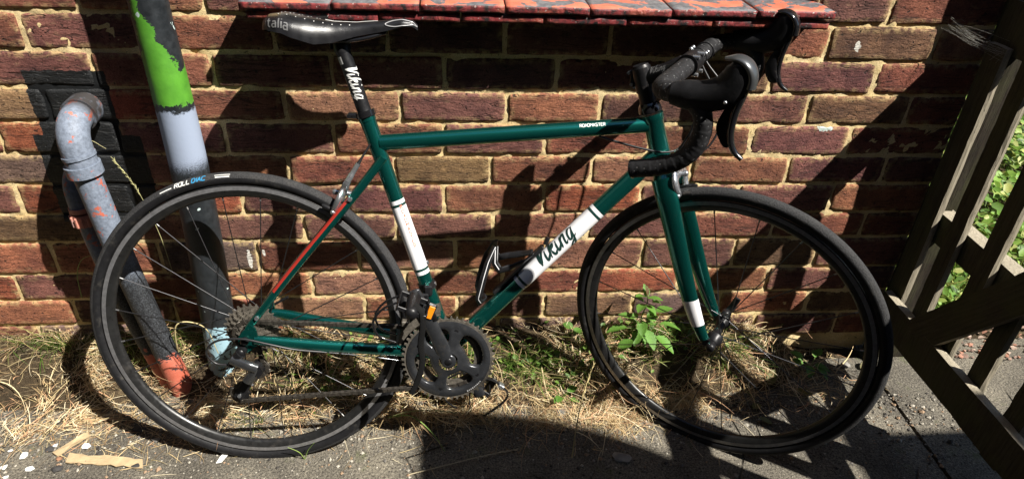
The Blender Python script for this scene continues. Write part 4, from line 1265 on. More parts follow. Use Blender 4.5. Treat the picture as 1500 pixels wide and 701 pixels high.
# ---- lettering: brush strokes wrapped on the tubes
def viking():
    out = []; x = 0
    def S(pts, w, x0): out.append((np.array([(p[0] + x0 + .28*p[1], p[1]) for p in pts]), w))
    S([(-.02, .86), (.04, .97), (.11, .93), (.15, .6), (.18, .25), (.2, .02)], .15, 0); S([(.2, .02), (.29, .3), (.38, .62), (.47, .95)], .10, 0)
    x = .52
    S([(.0, .5), (.0, .2), (.04, .03), (.13, .10), (.2, .22)], .10, x); S([(.03, .72), (.05, .78)], .12, x)
    x = .78
    S([(-.02, .0), (.0, .4), (.04, .82), (.09, 1.02)], .10, x); S([(.0, .25), (.12, .45), (.21, .5), (.2, .38), (.08, .28)], .085, x); S([(.08, .28), (.16, .06), (.24, .02), (.33, .14)], .10, x)
    x = 1.16
    S([(.0, .5), (.0, .2), (.04, .03), (.13, .10), (.2, .22)], .10, x); S([(.03, .72), (.05, .78)], .12, x)
    x = 1.42
    S([(.0, .5), (-.01, .25), (-.02, .0)], .10, x); S([(-.01, .22), (.08, .44), (.17, .5), (.2, .4), (.19, .15), (.23, .03), (.33, .14)], .09, x)
    x = 1.82
    S([(.22, .46), (.10, .5), (.0, .32), (.02, .08), (.12, .06), (.22, .28), (.26, .5)], .09, x); S([(.26, .5), (.24, .1), (.2, -.25), (.1, -.4), (.0, -.34), (.03, -.18), (.2, -.02), (.36, .12)], .085, x)
    return out, 2.2
GL = {'R': [[(0, 0), (0, 1), (.45, 1), (.6, .85), (.6, .65), (.45, .5), (0, .5)], [(.3, .5), (.62, 0)]], 'O': [[(.1, 0), (0, .15), (0, .85), (.1, 1), (.5, 1), (.6, .85), (.6, .15), (.5, 0), (.1, 0)]],
      'L': [[(0, 1), (0, 0), (.55, 0)]], 'D': [[(0, 0), (0, 1), (.4, 1), (.6, .8), (.6, .2), (.4, 0), (0, 0)]], 'I': [[(.1, 0), (.1, 1)]], 'A': [[(0, 0), (.3, 1), (.6, 0)], [(.12, .35), (.48, .35)]],
      'C': [[(.6, .85), (.5, 1), (.1, 1), (0, .85), (0, .15), (.1, 0), (.5, 0), (.6, .15)]], 'M': [[(0, 0), (0, 1), (.35, .4), (.7, 1), (.7, 0)]], 'S': [[(.6, .85), (.5, 1), (.1, 1), (0, .8), (.1, .55), (.5, .45), (.6, .2), (.5, 0), (.1, 0), (0, .15)]],
      'T': [[(0, 1), (.6, 1)], [(.3, 1), (.3, 0)]], 'E': [[(.55, 1), (0, 1), (0, 0), (.55, 0)], [(0, .5), (.45, .5)]], 'i': [[(.08, 0), (.08, .65)], [(.08, .85), (.08, .95)]], 't': [[(.15, 1), (.15, .1), (.25, 0), (.35, 0)], [(0, .65), (.35, .65)]],
      'a': [[(.05, .6), (.35, .65), (.42, .5), (.42, 0)], [(.42, .35), (.1, .35), (0, .18), (.1, 0), (.42, .08)]], 'l': [[(.08, 0), (.08, 1)]], '-': [[(0, .5), (.4, .5)]]}
def caps(txt, w=.16, gap=.22, shear=.0):
    out = []; x = 0
    for ch in txt:
        wid = 0
        for st in GL[ch]:
            out.append((np.array([(p[0] + x + shear*p[1], p[1]) for p in st]), w)); wid = max(wid, max(p[0] for p in st))
        x += wid + gap
    return out, x - gap
def dens(P, n=None):
    L = np.r_[0, np.cumsum(np.linalg.norm(np.diff(P, axis=0), axis=1))]
    t = np.linspace(0, L[-1], n or max(4, int(L[-1]*16)))
    return np.stack([np.interp(t, L, P[:, k]) for k in range(2)], 1)
def letters(mb, strokes, place, size, curved=True):
    """place(u, v) -> (point, normal); u along the text, v up, in metres"""
    for k, (P, w) in enumerate(strokes):
        Q = smooth_path(np.column_stack([P, P[:, 0]*0]), 22)[:, :2] if (curved and len(P) > 2) else dens(P)
        pn = [place(a*size, b*size) for a, b in Q]
        pts = np.array([q[0] for q in pn]); nr = np.array([q[1] for q in pn])
        t = np.linspace(0, 1, len(Q))
        ww = w*size*(np.clip(np.minimum(t, 1 - t)*6, .45, 1) if curved else 1.0)
        mb.ribbon(pts, nr, ww, .00004*(k % 7))
    return mb
def on_tube(o, a, r, phi0=0.0, off=.0005):
    o = np.asarray(o, float); a = np.asarray(a, float); a = a/np.linalg.norm(a)
    f = np.array([0, -1., 0]); v = np.array([-a[2], 0, a[0]])
    def place(u, w):
        ph = phi0 + w/r
        nn = math.cos(ph)*f + math.sin(ph)*v
        return o + a*u + nn*(r + off), nn
    return place

# ---- frame tubes
BB = np.array([.414, 0, -.055]); STT = np.array([.256, 0, .449]); STJ = np.array([.281, 0, .398])
HT1 = np.array([.8185, 0, .464]); HT0 = np.array([.8530, 0, .3545]); TTF = np.array([.822, 0, .4425]); DTF = np.array([.842, 0, .385])
def seg(a, b, t): return np.asarray(a) + (np.asarray(b) - np.asarray(a))*t
bk(MB().tube([STJ, TTF], .0160, 28), 'top_tube', M_GREEN); topt = bpy.data.objects[-1] if False else [o for o in bike.children if o.name == 'top_tube'][0]
RD_ = .0178
dt = bk(MB().tube([BB, DTF], RD_, 32), 'down_tube', M_GREEN)
stube = bk(MB().tube([BB, STT], .0156, 28).cyl(seg(BB, STT, .985), seg(BB, STT, 1.003), .0168, 28), 'seat_tube', M_GREEN)
hax = (HT1 - HT0)/np.linalg.norm(HT1 - HT0)
mb = MB(); mb.tube([HT0, HT0 + hax*.012, HT0 + hax*.016, HT1 - hax*.016, HT1 - hax*.012, HT1], [.0228, .0228, .0205, .0205, .0228, .0228], 32)
ht = bk(mb, 'head_tube', M_GREEN)
bk(MB().cyl(BB + np.array([0, -.036, 0]), BB + np.array([0, .036, 0]), .021, 28), 'bottom_bracket_shell', M_GREEN)
# white bands
def band(parent, a, b, r, t0, t1, ringw=.0055, inset=.011):
    L = np.linalg.norm(np.asarray(b) - a)
    bk(MB().tube([seg(a, b, t0), seg(a, b, t1)], r + .0003, 32, False), 'white_band', M_WHITE, parent)
    for t in (t0 + inset/L, t1 - inset/L):
        bk(MB().tube([seg(a, b, t - ringw/2/L), seg(a, b, t + ringw/2/L)], r + .0006, 32, False), 'dark_ring', M_DARKG, parent)
LD = np.linalg.norm(DTF - BB)
band(dt, BB, DTF, RD_, .2150/LD, .4450/LD)
LS = np.linalg.norm(STT - BB)
band(stube, BB, STT, .0156, (.186)/LS, (.354)/LS)
str_, wtxt = viking()
a = (DTF - BB)/LD
bk(letters(MB(), str_, on_tube(seg(BB, DTF, .272/LD), a, RD_, -.18, .0007), .107/wtxt), 'lettering', M_INK, dt, label='dark green script lettering on the white band')
a = (TTF - STJ)/np.linalg.norm(TTF - STJ)
s_, w_ = caps('ROADMASTER', .2)
bk(letters(MB(), s_, on_tube(STJ + a*.395, a, .0160, .42, .0004), .0505/w_, False), 'lettering', M_TXT, topt)
a = (STT - BB)/LS
mb = MB()
for k, ch in enumerate('ROADMASTER'):
    s_, w_ = caps(ch, .2)
    letters(mb, s_, on_tube(seg(BB, STT, (.338 - .0098*k)/LS), np.array([a[2], 0, -a[0]])*1.0, .0156, 0, .0006) if False else (lambda u, w, k=k: ((seg(BB, STT, (.335 - .0095*k)/LS) + a*w + .0163*(math.cos(.35 + u/.0156)*np.array([0, -1., 0]) + math.sin(.35 + u/.0156)*np.array([a[2], 0, -a[0]]))), (math.cos(.35 + u/.0156)*np.array([0, -1., 0]) + math.sin(.35 + u/.0156)*np.array([a[2], 0, -a[0]])))), .0072, False)
bk(mb, 'lettering', M_ORNG, stube, label='small faded red lettering running down the white band')
# stays
for s in (-1, 1):
    top = np.array([.288, s*.014, .372]); bot = np.array([.006, s*.062, .024])
    p = smooth_path([top, (.236, s*.024, .305), (.19, s*.034, .250), (.10, s*.050, .142), bot], 26)
    o = bk(MB().tube(p, np.interp(np.linspace(0, 1, 26), [0, .2, 1], [.0088, .0088, .0072]), 18), 'seat_stay', M_GREEN)
    if s < 0:
        m2 = MB()
        q = p[8:22]; T = (q[-1] - q[0])/np.linalg.norm(q[-1] - q[0]); V_ = np.array([T[2], 0, -T[0]]); V_ = -V_ if V_[2] < 0 else V_
        V_ = np.array([-.79, -.10, .61]); V_ -= T*(V_ @ T); V_ /= np.linalg.norm(V_); F_ = np.cross(T, V_); F_ = -F_ if F_[1] > 0 else F_
        for a0 in np.linspace(.55, 1.35, 4):
            n0 = math.cos(a0)*F_ + math.sin(a0)*V_
            m2.ribbon(q + n0*.0084, np.tile(n0, (len(q), 1)), .0030, 0)
        bk(m2, 'red_stripe', M_RED, o)
        m2 = MB(); c = np.array([.222, -.034, .292]); m2.cyl(c, c + np.array([0, -.006, 0]), .0042, 12); bk(m2, 'eyelet', M_ALU, o)
        m2 = MB(); c = np.array([.028, -.066, .050]); m2.cyl(c, c + np.array([0, -.006, 0]), .0042, 12); bk(m2, 'eyelet', M_ALU, o)
    cs = smooth_path([BB + np.array([-.012, s*.030, .002]), (.30, s*.038, -.040), (.16, s*.052, -.022), (.045, s*.064, -.004), (.018, s*.065, -.001)], 24)
    bk(MB().tube(cs, np.column_stack([np.interp(np.linspace(0, 1, 24), [0, .5, 1], [.0105, .0105, .0085]), np.interp(np.linspace(0, 1, 24), [0, .25, .6, 1], [.0150, .0135, .0120, .0095])]), 20, upv=(0, 0, 1)), 'chain_stay', M_GREEN)
    mb = MB()
    y0 = s*.066
    mb.add([(x, y0 - .0025, z) for x, z in ((-.014, .006), (-.004, .02), (.012, .036), (.022, .026), (.026, .004), (.04, -.006), (.02, -.014), (.0, -.03), (-.014, -.03))] + [(x, y0 + .0025, z) for x, z in ((-.014, .006), (-.004, .02), (.012, .036), (.022, .026), (.026, .004), (.04, -.006), (.02, -.014), (.0, -.03), (-.014, -.03))],
           [tuple(range(9)), tuple(range(17, 8, -1))] + [(k, (k + 1) % 9, 9 + (k + 1) % 9, 9 + k) for k in range(9)], False)
    bk(mb, 'dropout', M_GREEN)
bk(MB().cyl((.222, -.030, .288), (.222, .030, .288), .0065, 14), 'stay_bridge', M_GREEN)
# seat clamp, post, saddle
cl = seg(BB, STT, 1.012)
ax_s = (STT - BB)/LS
mb = MB(); mb.tube([cl - ax_s*.006, cl + ax_s*.006], .0198, 28)
mb.box(cl + np.array([-.024, -.004, -.003]), (.022, .020, .011), bev=.004); mb.cyl(cl + np.array([-.030, -.016, -.004]), cl + np.array([-.030, .010, -.004]), .0035, 10)
bk(mb, 'seat_clamp', M_GLOSSB)
SPT = np.array([.2165, 0, .575])
sp = bk(MB().tube([seg(BB, STT, .9), SPT - ax_s*.006], .0137, 28).tube([SPT - ax_s*.008, SPT + ax_s*.004, SPT + ax_s*.014], [.0137, .0160, .0130], 24), 'seat_post', M_BLACK)
str_, wtxt = viking()
dn = -ax_s
bk(letters(MB(), str_, on_tube(SPT + dn*.030, dn, .0137, -.45, .0005), .066/wtxt), 'lettering', M_TXT, sp)
mb = MB()
for k in range(5):
    a0 = -.95 + k*.13; vv = np.array([-dn[2], 0, dn[0]]); n0 = math.cos(a0)*np.array([0, -1., 0]) + math.sin(a0)*vv
    mb.ribbon(np.array([SPT + dn*.012, SPT + dn*.026]) + n0*.0142, np.tile(n0, (2, 1)), .0022)
bk(mb, 'label_patch', M_TXT, sp)
mb = MB()
mb.box(SPT + np.array([-.004, 0, .016]), (.045, .030, .012), bev=.004); mb.box(SPT + np.array([-.004, 0, .030]), (.040, .052, .009), bev=.003)
mb.cyl(SPT + np.array([-.020, 0, .0]), SPT + np.array([-.020, 0, .034]), .003, 10); mb.cyl(SPT + np.array([.014, 0, .0]), SPT + np.array([.014, 0, .034]), .003, 10)
bk(mb, 'saddle_clamp', M_BLACK, sp)
SAD_S = [0, .03, .07, .13, .2, .28, .36, .45, .55, .66, .78, .88, .95, .985, 1.0]
def sad_w(s): return np.interp(s, [0, .02, .06, .12, .2, .28, .36, .45, .55, .66, .78, .9, .97, 1.0], [.030, .045, .058, .066, .066, .060, .050, .039, .030, .024, .0205, .0185, .013, .004])
def sad_t(s): return np.interp(s, [0, .05, .15, .3, .45, .6, .75, .9, .97, 1.0], [.626, .637, .641, .634, .627, .6255, .629, .633, .630, .622])
def sad_d(s): return np.interp(s, [0, .06, .2, .34, .45, .6, .8, 1.0], [.018, .030, .041, .047, .039, .026, .020, .010])
def sad_pt(s, t):
    w, z, d_ = sad_w(s), sad_t(s), sad_d(s)
    y = w*math.sin(t*math.pi/2*.94)/math.sin(math.pi/2*.94)*(1.0 if abs(t) < .8 else 1 - (abs(t) - .8)*.18)
    dip = .0035*math.exp(-(t/.22)**2)*(1 - abs(2*s - .9))
    return np.array([.080 + .279*s, y, z - d_*abs(t)**2.7 - dip])
def sad_n(s, t):
    e = 1e-3
    a_ = sad_pt(min(1, s + e), t) - sad_pt(max(0, s - e), t); b_ = sad_pt(s, min(1, t + e)) - sad_pt(s, max(-1, t - e))
    nn = np.cross(a_, b_); nn /= np.linalg.norm(nn) + 1e-12
    return nn if nn[2] > 0 else -nn
ss = np.interp(np.linspace(0, len(SAD_S) - 1, 57), range(len(SAD_S)), SAD_S); tt = np.linspace(-1, 1, 25)
V = [sad_pt(s, t) for s in ss for t in tt]
nt_ = len(tt)
F = [(i*nt_ + j, (i + 1)*nt_ + j, (i + 1)*nt_ + j + 1, i*nt_ + j + 1) for i in range(len(ss) - 1) for j in range(nt_ - 1)]
mb = MB(); mb.add(V, F, True)
V2 = [sad_pt(s, t)*np.array([1, .96, 1]) + np.array([0, 0, .004]) if abs(t) > .99 else np.array([.080 + .279*s, sad_pt(s, t)[1]*.9, sad_t(s) - sad_d(s)*.55 - .006]) for s in ss for t in (-1, -.5, .5, 1)]
mb.add(V2, [(i*4 + j, i*4 + j + 1, (i + 1)*4 + j + 1, (i + 1)*4 + j) for i in range(len(ss) - 1) for j in range(3)], True)
mb.add([V[j] for j in range(nt_)] + [(.086, 0, .602)], [(j, j + 1, nt_) for j in range(nt_ - 1)], False)
sad = bk(mb, 'saddle', M_SAD)
s_, w_ = caps('italia', .15, .2)
bk(letters(MB(), s_, lambda u, v: (sad_pt(.045 + u/.279, -.90 + v/.070) + sad_n(.045 + u/.279, -.90 + v/.070)*.0006, sad_n(.045 + u/.279, -.90 + v/.070)), .041/w_, False), 'lettering', simple('grey_print_saddle', (.10, .10, .10), .5), sad)
M_PIPE = simple('silver_piping', (.45, .45, .46), .35, .5)
mb = MB()
for (ta, tb) in ((-.55, -.93),):
    loop = [(.995, -.75), (.93, ta), (.85, ta + .02), (.79, -.72), (.85, tb + .02), (.93, tb), (.995, -.80)]
    P = smooth_path([(a_, b_, 0) for a_, b_ in loop], 40)
    mb.tube([sad_pt(min(1, a_), b_) + sad_n(min(.99, a_), b_)*.0005 for a_, b_, _ in P], .0011, 6)
bk(mb, 'piping', M_PIPE, sad)
mb = MB()
for i in range(9):
    for j in range(3):
        s0 = .12 + .055*i + .01*j; t0 = -.42 + .15*j - .02*i*(j == 0)
        c = sad_pt(s0, t0); nn = sad_n(s0, t0)
        mb.cyl(c, c + nn*.0006, .0010, 6)
P = [sad_pt(s0, -.30 - .12*math.sin(s0*9)) + sad_n(s0, -.3)*.0003 for s0 in np.linspace(.40, .74, 30)]
mb.tube(P, .0005, 5)
bk(mb, 'perforations', M_TXT, sad)
for s in (-1, 1):
    r_ = bk(MB().tube(smooth_path([(.30, s*.010, .607), (.27, s*.020, .598), (.235, s*.022, .592), (.185, s*.022, .592), (.145, s*.026, .602), (.125, s*.030, .608)], 24), .0035, 10), 'rail', M_GLOSSB, sad)

# ---- wheels
def wheel(name, cx, steer, nsp, flanges, sprockets=False):
    c = np.array([cx, 0, 0])
    mb = MB()
    mb.lathe([(.309, -.0098), (.3110, -.0098), (.3115, -.0085), (.3085, -.006), (.3085, .006), (.3115, .0085), (.3110, .0098), (.309, .0098)], c, (0, 1, 0), 120, mi=0)
    mb.lathe([(.3095, .0100), (.3012, .0102)], c, (0, 1, 0), 120, mi=1); mb.lathe([(.3012, -.0102), (.3095, -.0100)], c, (0, 1, 0), 120, mi=1)
    mb.lathe([(.3012, .0102), (.2995, .0096), (.291, .0070), (.2862, .0030), (.2858, 0), (.2862, -.0030), (.291, -.0070), (.2995, -.0096), (.3012, -.0102)], c, (0, 1, 0), 120, mi=0)
    w = bk(mb, name, [M_RIM, M_TRACK], None, steer)
    th = np.linspace(0, 2*np.pi, 25)[:-1]
    prof = []
    for t in np.linspace(math.radians(-152), math.radians(152), 25):
        rr = .0128*(1.02 if abs(t) < .75 else 1.0)
        prof.append((.3236 + rr*math.cos(t), rr*math.sin(t)*1.0))
    mb = MB()
    mb.lathe(prof, c, (0, 1, 0), 128)
    nf = len(mb.f); npf = len(prof) - 1
    for k in range(nf):
        mb.mi[k] = 0 if abs((k % npf) - npf/2 + .5) < 6 else 1
    ty = bk(mb, 'tyre', [M_TREAD, M_WALLR], w, steer)
    mb = MB()
    mb.lathe([(.004, -flanges[0] - .022), (.011, -flanges[0] - .020), (.013, -flanges[0] - .008), (flanges[2], -flanges[0] - .003), (flanges[2], -flanges[0]), (.011, -flanges[0] + .004), (.0095, 0), (.011, flanges[1] - .004), (flanges[2], flanges[1]), (flanges[2], flanges[1] + .003), (.013, flanges[1] + .008), (.011, flanges[1] + .020), (.004, flanges[1] + .022)], c, (0, 1, 0), 28)
    bk(mb, 'hub', M_BLACK, w, steer)
    for k in range(nsp):
        a = 2*math.pi*(k + .5)/nsp; s = -1 if k % 2 else 1
        cr = (1 if (k//2) % 2 else -1)*(1.05 if sprockets else .9)
        fy = -flanges[0] if s < 0 else flanges[1]
        p0 = c + np.array([flanges[2]*.9*math.cos(a + cr), fy, flanges[2]*.9*math.sin(a + cr)])
        p1 = c + np.array([.287*math.cos(a), 0, .287*math.sin(a)])
        m2 = MB(); m2.cyl(p0, seg(p0, p1, .972), .00112, 6, caps=False, mi=0); m2.cyl(seg(p0, p1, .972), p1, .0018, 7, mi=1)
        bk(m2, 'spoke', [M_SPOKE, M_NIP], w, steer)
    return w, ty
rw, rty = wheel('rear_wheel', 0.0, False, 24, (.019, .034, .023), True)
fwh, fty = wheel('front_wheel', 1.0107, True, 20, (.034, .034, .018))
def on_tyre(cx, ang0, rr, dirn=-1):
    """text round the near sidewall, reading clockwise from ang0; letters stand outwards"""
    def place(u, v):
        a = ang0 + dirn*u/.3275
        t = -(math.radians(70) - v/.0130)
        rad_ = .3236 + .0132*math.cos(t)
        p = np.array([cx + rad_*math.cos(a), .0132*math.sin(t), rad_*math.sin(a)])
        nn = np.array([math.cos(t)*math.cos(a), math.sin(t), math.cos(t)*math.sin(a)])
        return p, nn
    return place
def tyre_text(parent, cx, a_deg, steer):
    a0 = math.radians(a_deg)
    for txt, off, mat in (('ROLL', 0.0, M_TXT), ('DIAC', .036, M_TXTB)):
        s_, w_ = caps(txt, .24, .2, .2)
        s_ = [(P*np.array([1.25, 1]), w) for P, w in s_]
        bk(letters(MB(), s_, on_tyre(cx, a0 - off/.3275, 0), .0085, False), 'lettering', mat, parent, steer)
    m2 = MB()
    for (o_, l_, h_) in ((-.032, .026, .35), (.082, .030, .75), (.083, .028, .25)):
        pn = [on_tyre(cx, a0, 0)(o_ + l_*k/8, .0085*h_) for k in range(9)]
        m2.ribbon([q[0] for q in pn], [q[1] for q in pn], .0022 if h_ < .5 else .0016)
    bk(m2, 'printed_mark', M_TXT, parent, steer)
tyre_text(rty, 0.0, 112, False)
tyre_text(fty, 1.0107, -78, True)
# cassette
for k in range(9):
    teeth = [11, 12, 13, 15, 17, 19, 21, 24, 28][k]
    r_ = teeth*.0127/2/math.pi
    y0 = -.050 + k*.0038
    bk(MB().gear((0, 0, 0), r_ + .003, r_ - .0035, teeth, .017 if k < 5 else r_ - .014, y0, y0 + .0018), 'sprocket', M_COG, rw)
bk(MB().lathe([(.0, -.0525), (.0145, -.0525), (.0165, -.051), (.0165, -.016)], (0, 0, 0), (0, 1, 0), 24), 'cassette_lockring', M_COG, rw)
mb = MB(); mb.cyl((0, -.078, 0), (0, .084, 0), .0035, 8); mb.lathe([(0, -.079), (.006, -.0785), (.0085, -.076), (.0085, -.069), (.005, -.069)], (0, 0, 0), (0, 1, 0), 20); mb.lathe([(0, .085), (.009, .084), (.010, .07), (.005, .069)], (0, 0, 0), (0, 1, 0), 20)
mb.tube(smooth_path([(0, .082, 0), (.02, .084, .012), (.05, .083, .03)], 10), [.004, .003], 8)
bk(mb, 'axle_skewer', M_BLACK, rw)

# ---- fork, headset
mb = MB()
def haxp(z): return np.array([AX[0] - .3153*(z - AX[2]), 0, z])
mb.tube([haxp(.352), haxp(.345)], [.0225, .0215], 28)
mb.tube([haxp(.346), haxp(.338), haxp(.318)], [(.0215, .0215), (.030, .024), (.040, .020)], 28, upv=(1, 0, .315))
fork = bk(mb, 'fork_crown', M_GREEN, None, True)
for s in (-1, 1):
    p = smooth_path([(.861, s*.024, .340), (.8785, s*.036, .300), (.905, s*.043, .225), (.934, s*.047, .140), (.958, s*.0495, .076), (.976, s*.0505, .034), (.992, s*.051, .004)], 30)
    tt_ = np.linspace(0, 1, 30)
    R_ = np.column_stack([np.interp(tt_, [0, .15, .5, 1], [.0130, .0135, .0115, .0085]), np.interp(tt_, [0, .15, .5, 1], [.0245, .0240, .0190, .0115])])
    bl = bk(MB().tube(p, R_, 24, upv=(1, 0, .3)), 'fork_blade', M_GREEN, None, True)
    i0 = int(np.argmin(abs(p[:, 2] - .095))); i1 = int(np.argmin(abs(p[:, 2] - .036)))
    q = p[i0:i1 + 1]; Rq = R_[i0:i1 + 1] + .0005
    if s < 0: bk(MB().tube(q, Rq, 24, False, upv=(1, 0, .3)), 'white_band', M_WHITE, bl, True)
    mb = MB(); mb.box((1.003, s*.0515, -.001), (.030, .008, .022), bev=.003)
    bk(mb, 'dropout', M_BLACK, bl, True)
mb = MB()
mb.cyl((1.0107, -.075, 0), (1.0107, .081, 0), .0035, 8)
mb.lathe([(0, -.076), (.007, -.0755), (.0095, -.072), (.0095, -.058), (.005, -.057)], (1.0107, 0, 0), (0, 1, 0), 20); mb.lathe([(0, .082), (.009, .081), (.011, .06), (.005, .058)], (1.0107, 0, 0), (0, 1, 0), 20)
mb.tube(smooth_path([(1.0107, .078, 0), (1.02, .082, .015), (1.03, .080, .042)], 10), np.column_stack([np.full(10, .0075), np.full(10, .003)]), 8, upv=(0, 1, 0))
bk(mb, 'axle_skewer', M_BLACK, fwh, True)
mb = MB(); mb.tube([haxp(.468), haxp(.474), haxp(.480), haxp(.486)], [.0230, .0230, .0215, .0175], 28)
bk(mb, 'headset', M_GLOSSB, None, True)
# ---- stem and handlebar
BARX, BARZ = .884, .571
mb = MB()
mb.tube([haxp(.484), haxp(.512)], .0168, 26); mb.tube([haxp(.508), haxp(.553)], [.0190, .0190], 26); mb.tube([haxp(.553), haxp(.558)], [.0175, .0150], 26)
mb.tube([haxp(.532), seg(haxp(.532), (BARX, 0, BARZ), .5), (BARX - .012, 0, BARZ - .002)], [(.0150, .0165), (.0145, .0155), (.0155, .0165)], 22, upv=(0, 0, 1))
mb.cyl((BARX, -.022, BARZ), (BARX, .022, BARZ), .0205, 24)
mb.box(haxp(.530) + np.array([-.020, 0, 0]), (.012, .018, .034), bev=.003)
stem = bk(mb, 'stem', M_BLACK, None, True)
mb = MB()
for z in (.520, .542):
    c = haxp(z) + np.array([-.0235, 0, 0]); bk(MB().cyl(c + np.array([0, -.013, 0]), c + np.array([0, .013, 0]), .0033, 10), 'bolt', M_ALU, stem, True)
for y in (-.016, .016):
    for z in (.016, -.016):
        bk(MB().cyl((BARX + .008, y, BARZ + z), (BARX + .021, y, BARZ + z), .0038, 10), 'bolt', M_ALU, stem, True)
s_, w_ = caps('-', .16)
str_, wtxt = viking()
def stem_place(u, v):
    a_ = haxp(.532); b_ = np.array([BARX, 0, BARZ]); d_ = (b_ - a_)/np.linalg.norm(b_ - a_); v_ = np.array([-d_[2], 0, d_[0]])
    ph = .35 + v/.016
    nn = math.cos(ph)*np.array([0, -1., 0]) + math.sin(ph)*v_
    return a_ + d_*(.020 + u) + nn*.0168, nn
bk(letters(MB(), str_, stem_place,   .034/wtxt), 'lettering', bpy.data.materials['grey_print_saddle'], stem, True)
mb = MB(); mb.cyl((BARX, -.10, BARZ), (BARX, .10, BARZ), .0145, 20)
bar = bk(mb, 'handlebar', M_BLACK, None, True)
def bar_side(s):
    pts = [(BARX, s*.030, BARZ), (BARX, s*.09, BARZ), (BARX, s*.150, BARZ), (BARX + .006, s*.186, BARZ + .001), (BARX + .030, s*.206, BARZ + .002), (BARX + .058, s*.211, BARZ - .002), (BARX + .080, s*.213, BARZ - .020), (BARX + .086, s*.2145, BARZ - .050),
           (BARX + .076, s*.216, BARZ - .083), (BARX + .052, s*.218, BARZ - .108), (BARX + .018, s*.220, BARZ - .124), (BARX - .022, s*.222, BARZ - .134)]
    P = smooth_path(pts, 230)
    L = np.r_[0, np.cumsum(np.linalg.norm(np.diff(P, axis=0), axis=1))]
    ph = (L/.0145) % 1.0
    R_ = .0154 + np.interp(L/L[-1], [0, .42, .55, 1], [.0018, .0018, .0005, .0005])*np.where(ph < .12, ph/.12, 1 - (ph - .12)/.88*.9)
    mb = MB(); mb.tube(P, R_, 22)
    t = bk(mb, 'bar_tape', M_TAPE, bar, True)
    m2 = MB(); m2.cyl(P[-1], P[-1] + (P[-1] - P[-2])/np.linalg.norm(P[-1] - P[-2])*.004, .0165, 20)
    bk(m2, 'bar_plug', M_GLOSSB, bar, True)
    if s < 0:
        for y in (.05, .105):
            bk(MB().tube(smooth_path([(BARX + .0175*math.cos(a_), 0, BARZ + .0175*math.sin(a_)) for a_ in np.linspace(0, 2*np.pi, 13)], 25) + np.array([0, y, 0]), .0016, 6), 'mount_clip', M_BLACK, bar, True)
        for yy in (.045, .060):
            for (dx, dz) in ((-.012, .016), (.016, .010)):
                bk(MB().lathe([(0, .004), (.0038, .003), (.0042, 0), (.003, -.004)], (BARX + dx, yy, BARZ + dz), (dx, 0, dz), 10), 'mount_screw', M_ALU, bar, True)
    # hood and lever
    y = s*.2125
    hp = smooth_path([(BARX + .030, y, BARZ + .004), (BARX + .055, y, BARZ + .004), (BARX + .085, y*1.0, BARZ + .006), (BARX + .112, y*.995, BARZ + .016), (BARX + .127, y*.99, BARZ + .036), (BARX + .130, y*.985, BARZ + .054), (BARX + .128, y*.985, BARZ + .066)], 30)
    q = np.linspace(0, 1, 30)
    HR = np.column_stack([np.interp(q, [0, .15, .5, .75, .93, 1], [.0175, .0200, .0195, .0190, .0170, .008]), np.interp(q, [0, .15, .45, .7, .9, 1], [.0185, .0235, .0265, .0255, .0195, .008])])
    hd_ = bk(MB().tube(hp, HR, 24, upv=(-.35, 0, 1) if False else None), 'brake_hood', M_RUB, None, True)
    # lever bracket cap
    mb = MB()
    mb.tube(smooth_path([(BARX + .106, y*.985, BARZ + .066), (BARX + .126, y*.985, BARZ + .0685), (BARX + .142, y*.985, BARZ + .060), (BARX + .150, y*.985, BARZ + .044), (BARX + .149, y*.985, BARZ + .026)], 20), np.column_stack([np.interp(np.linspace(0, 1, 20), [0, .15, .5, 1], [.006, .0150, .0190, .0150]), np.interp(np.linspace(0, 1, 20), [0, .4, 1], [.003, .0070, .0085])]), 20, upv=(1, 0, 1))
    bk(mb, 'lever_cap', simple('lever_cap_grey', (.11, .115, .12), .33, .7) if s < 0 else M_GLOSSB, hd_, True)
    lp = smooth_path([(BARX + .143, y*.985, BARZ + .036), (BARX + .138, y*.985, BARZ + .010), (BARX + .131, y*.99, BARZ - .022), (BARX + .130, y*.995, BARZ - .052), (BARX + .138, y*1.0, BARZ - .076), (BARX + .153, y*1.005, BARZ - .089)], 30)
    bk(MB().tube(lp, np.column_stack([np.interp(np.linspace(0, 1, 30), [0, .3, .8, 1], [.0120, .0085, .0070, .0045]), np.interp(np.linspace(0, 1, 30), [0, .3, .8, 1], [.0085, .0065, .0050, .0040])]), 18, upv=(1, 0, 0)), 'brake_lever', M_GLOSSB, hd_, True)
    pp_ = smooth_path([(BARX + .128, y*.97, BARZ + .002), (BARX + .119, y*.96, BARZ - .022), (BARX + .116, y*.955, BARZ - .045), (BARX + .124, y*.96, BARZ - .066), (BARX + .132, y*.97, BARZ - .072)], 20)
    bk(MB().tube(pp_, np.column_stack([np.full(20, .0022), np.interp(np.linspace(0, 1, 20), [0, .5, .85, 1], [.004, .0125, .009, .002])]), 14, upv=(1, 0, 0)), 'shift_paddle', M_BLACK, hd_, True)
    mb = MB(); mb.lathe([(0, .0185), (.0028, .0180), (.0032, .015)], (BARX + .118, y, BARZ + .004), (0, s, 0), 12); bk(mb, 'pivot_pin', M_ALU, hd_, True)
for s in (-1, 1): bar_side(s)

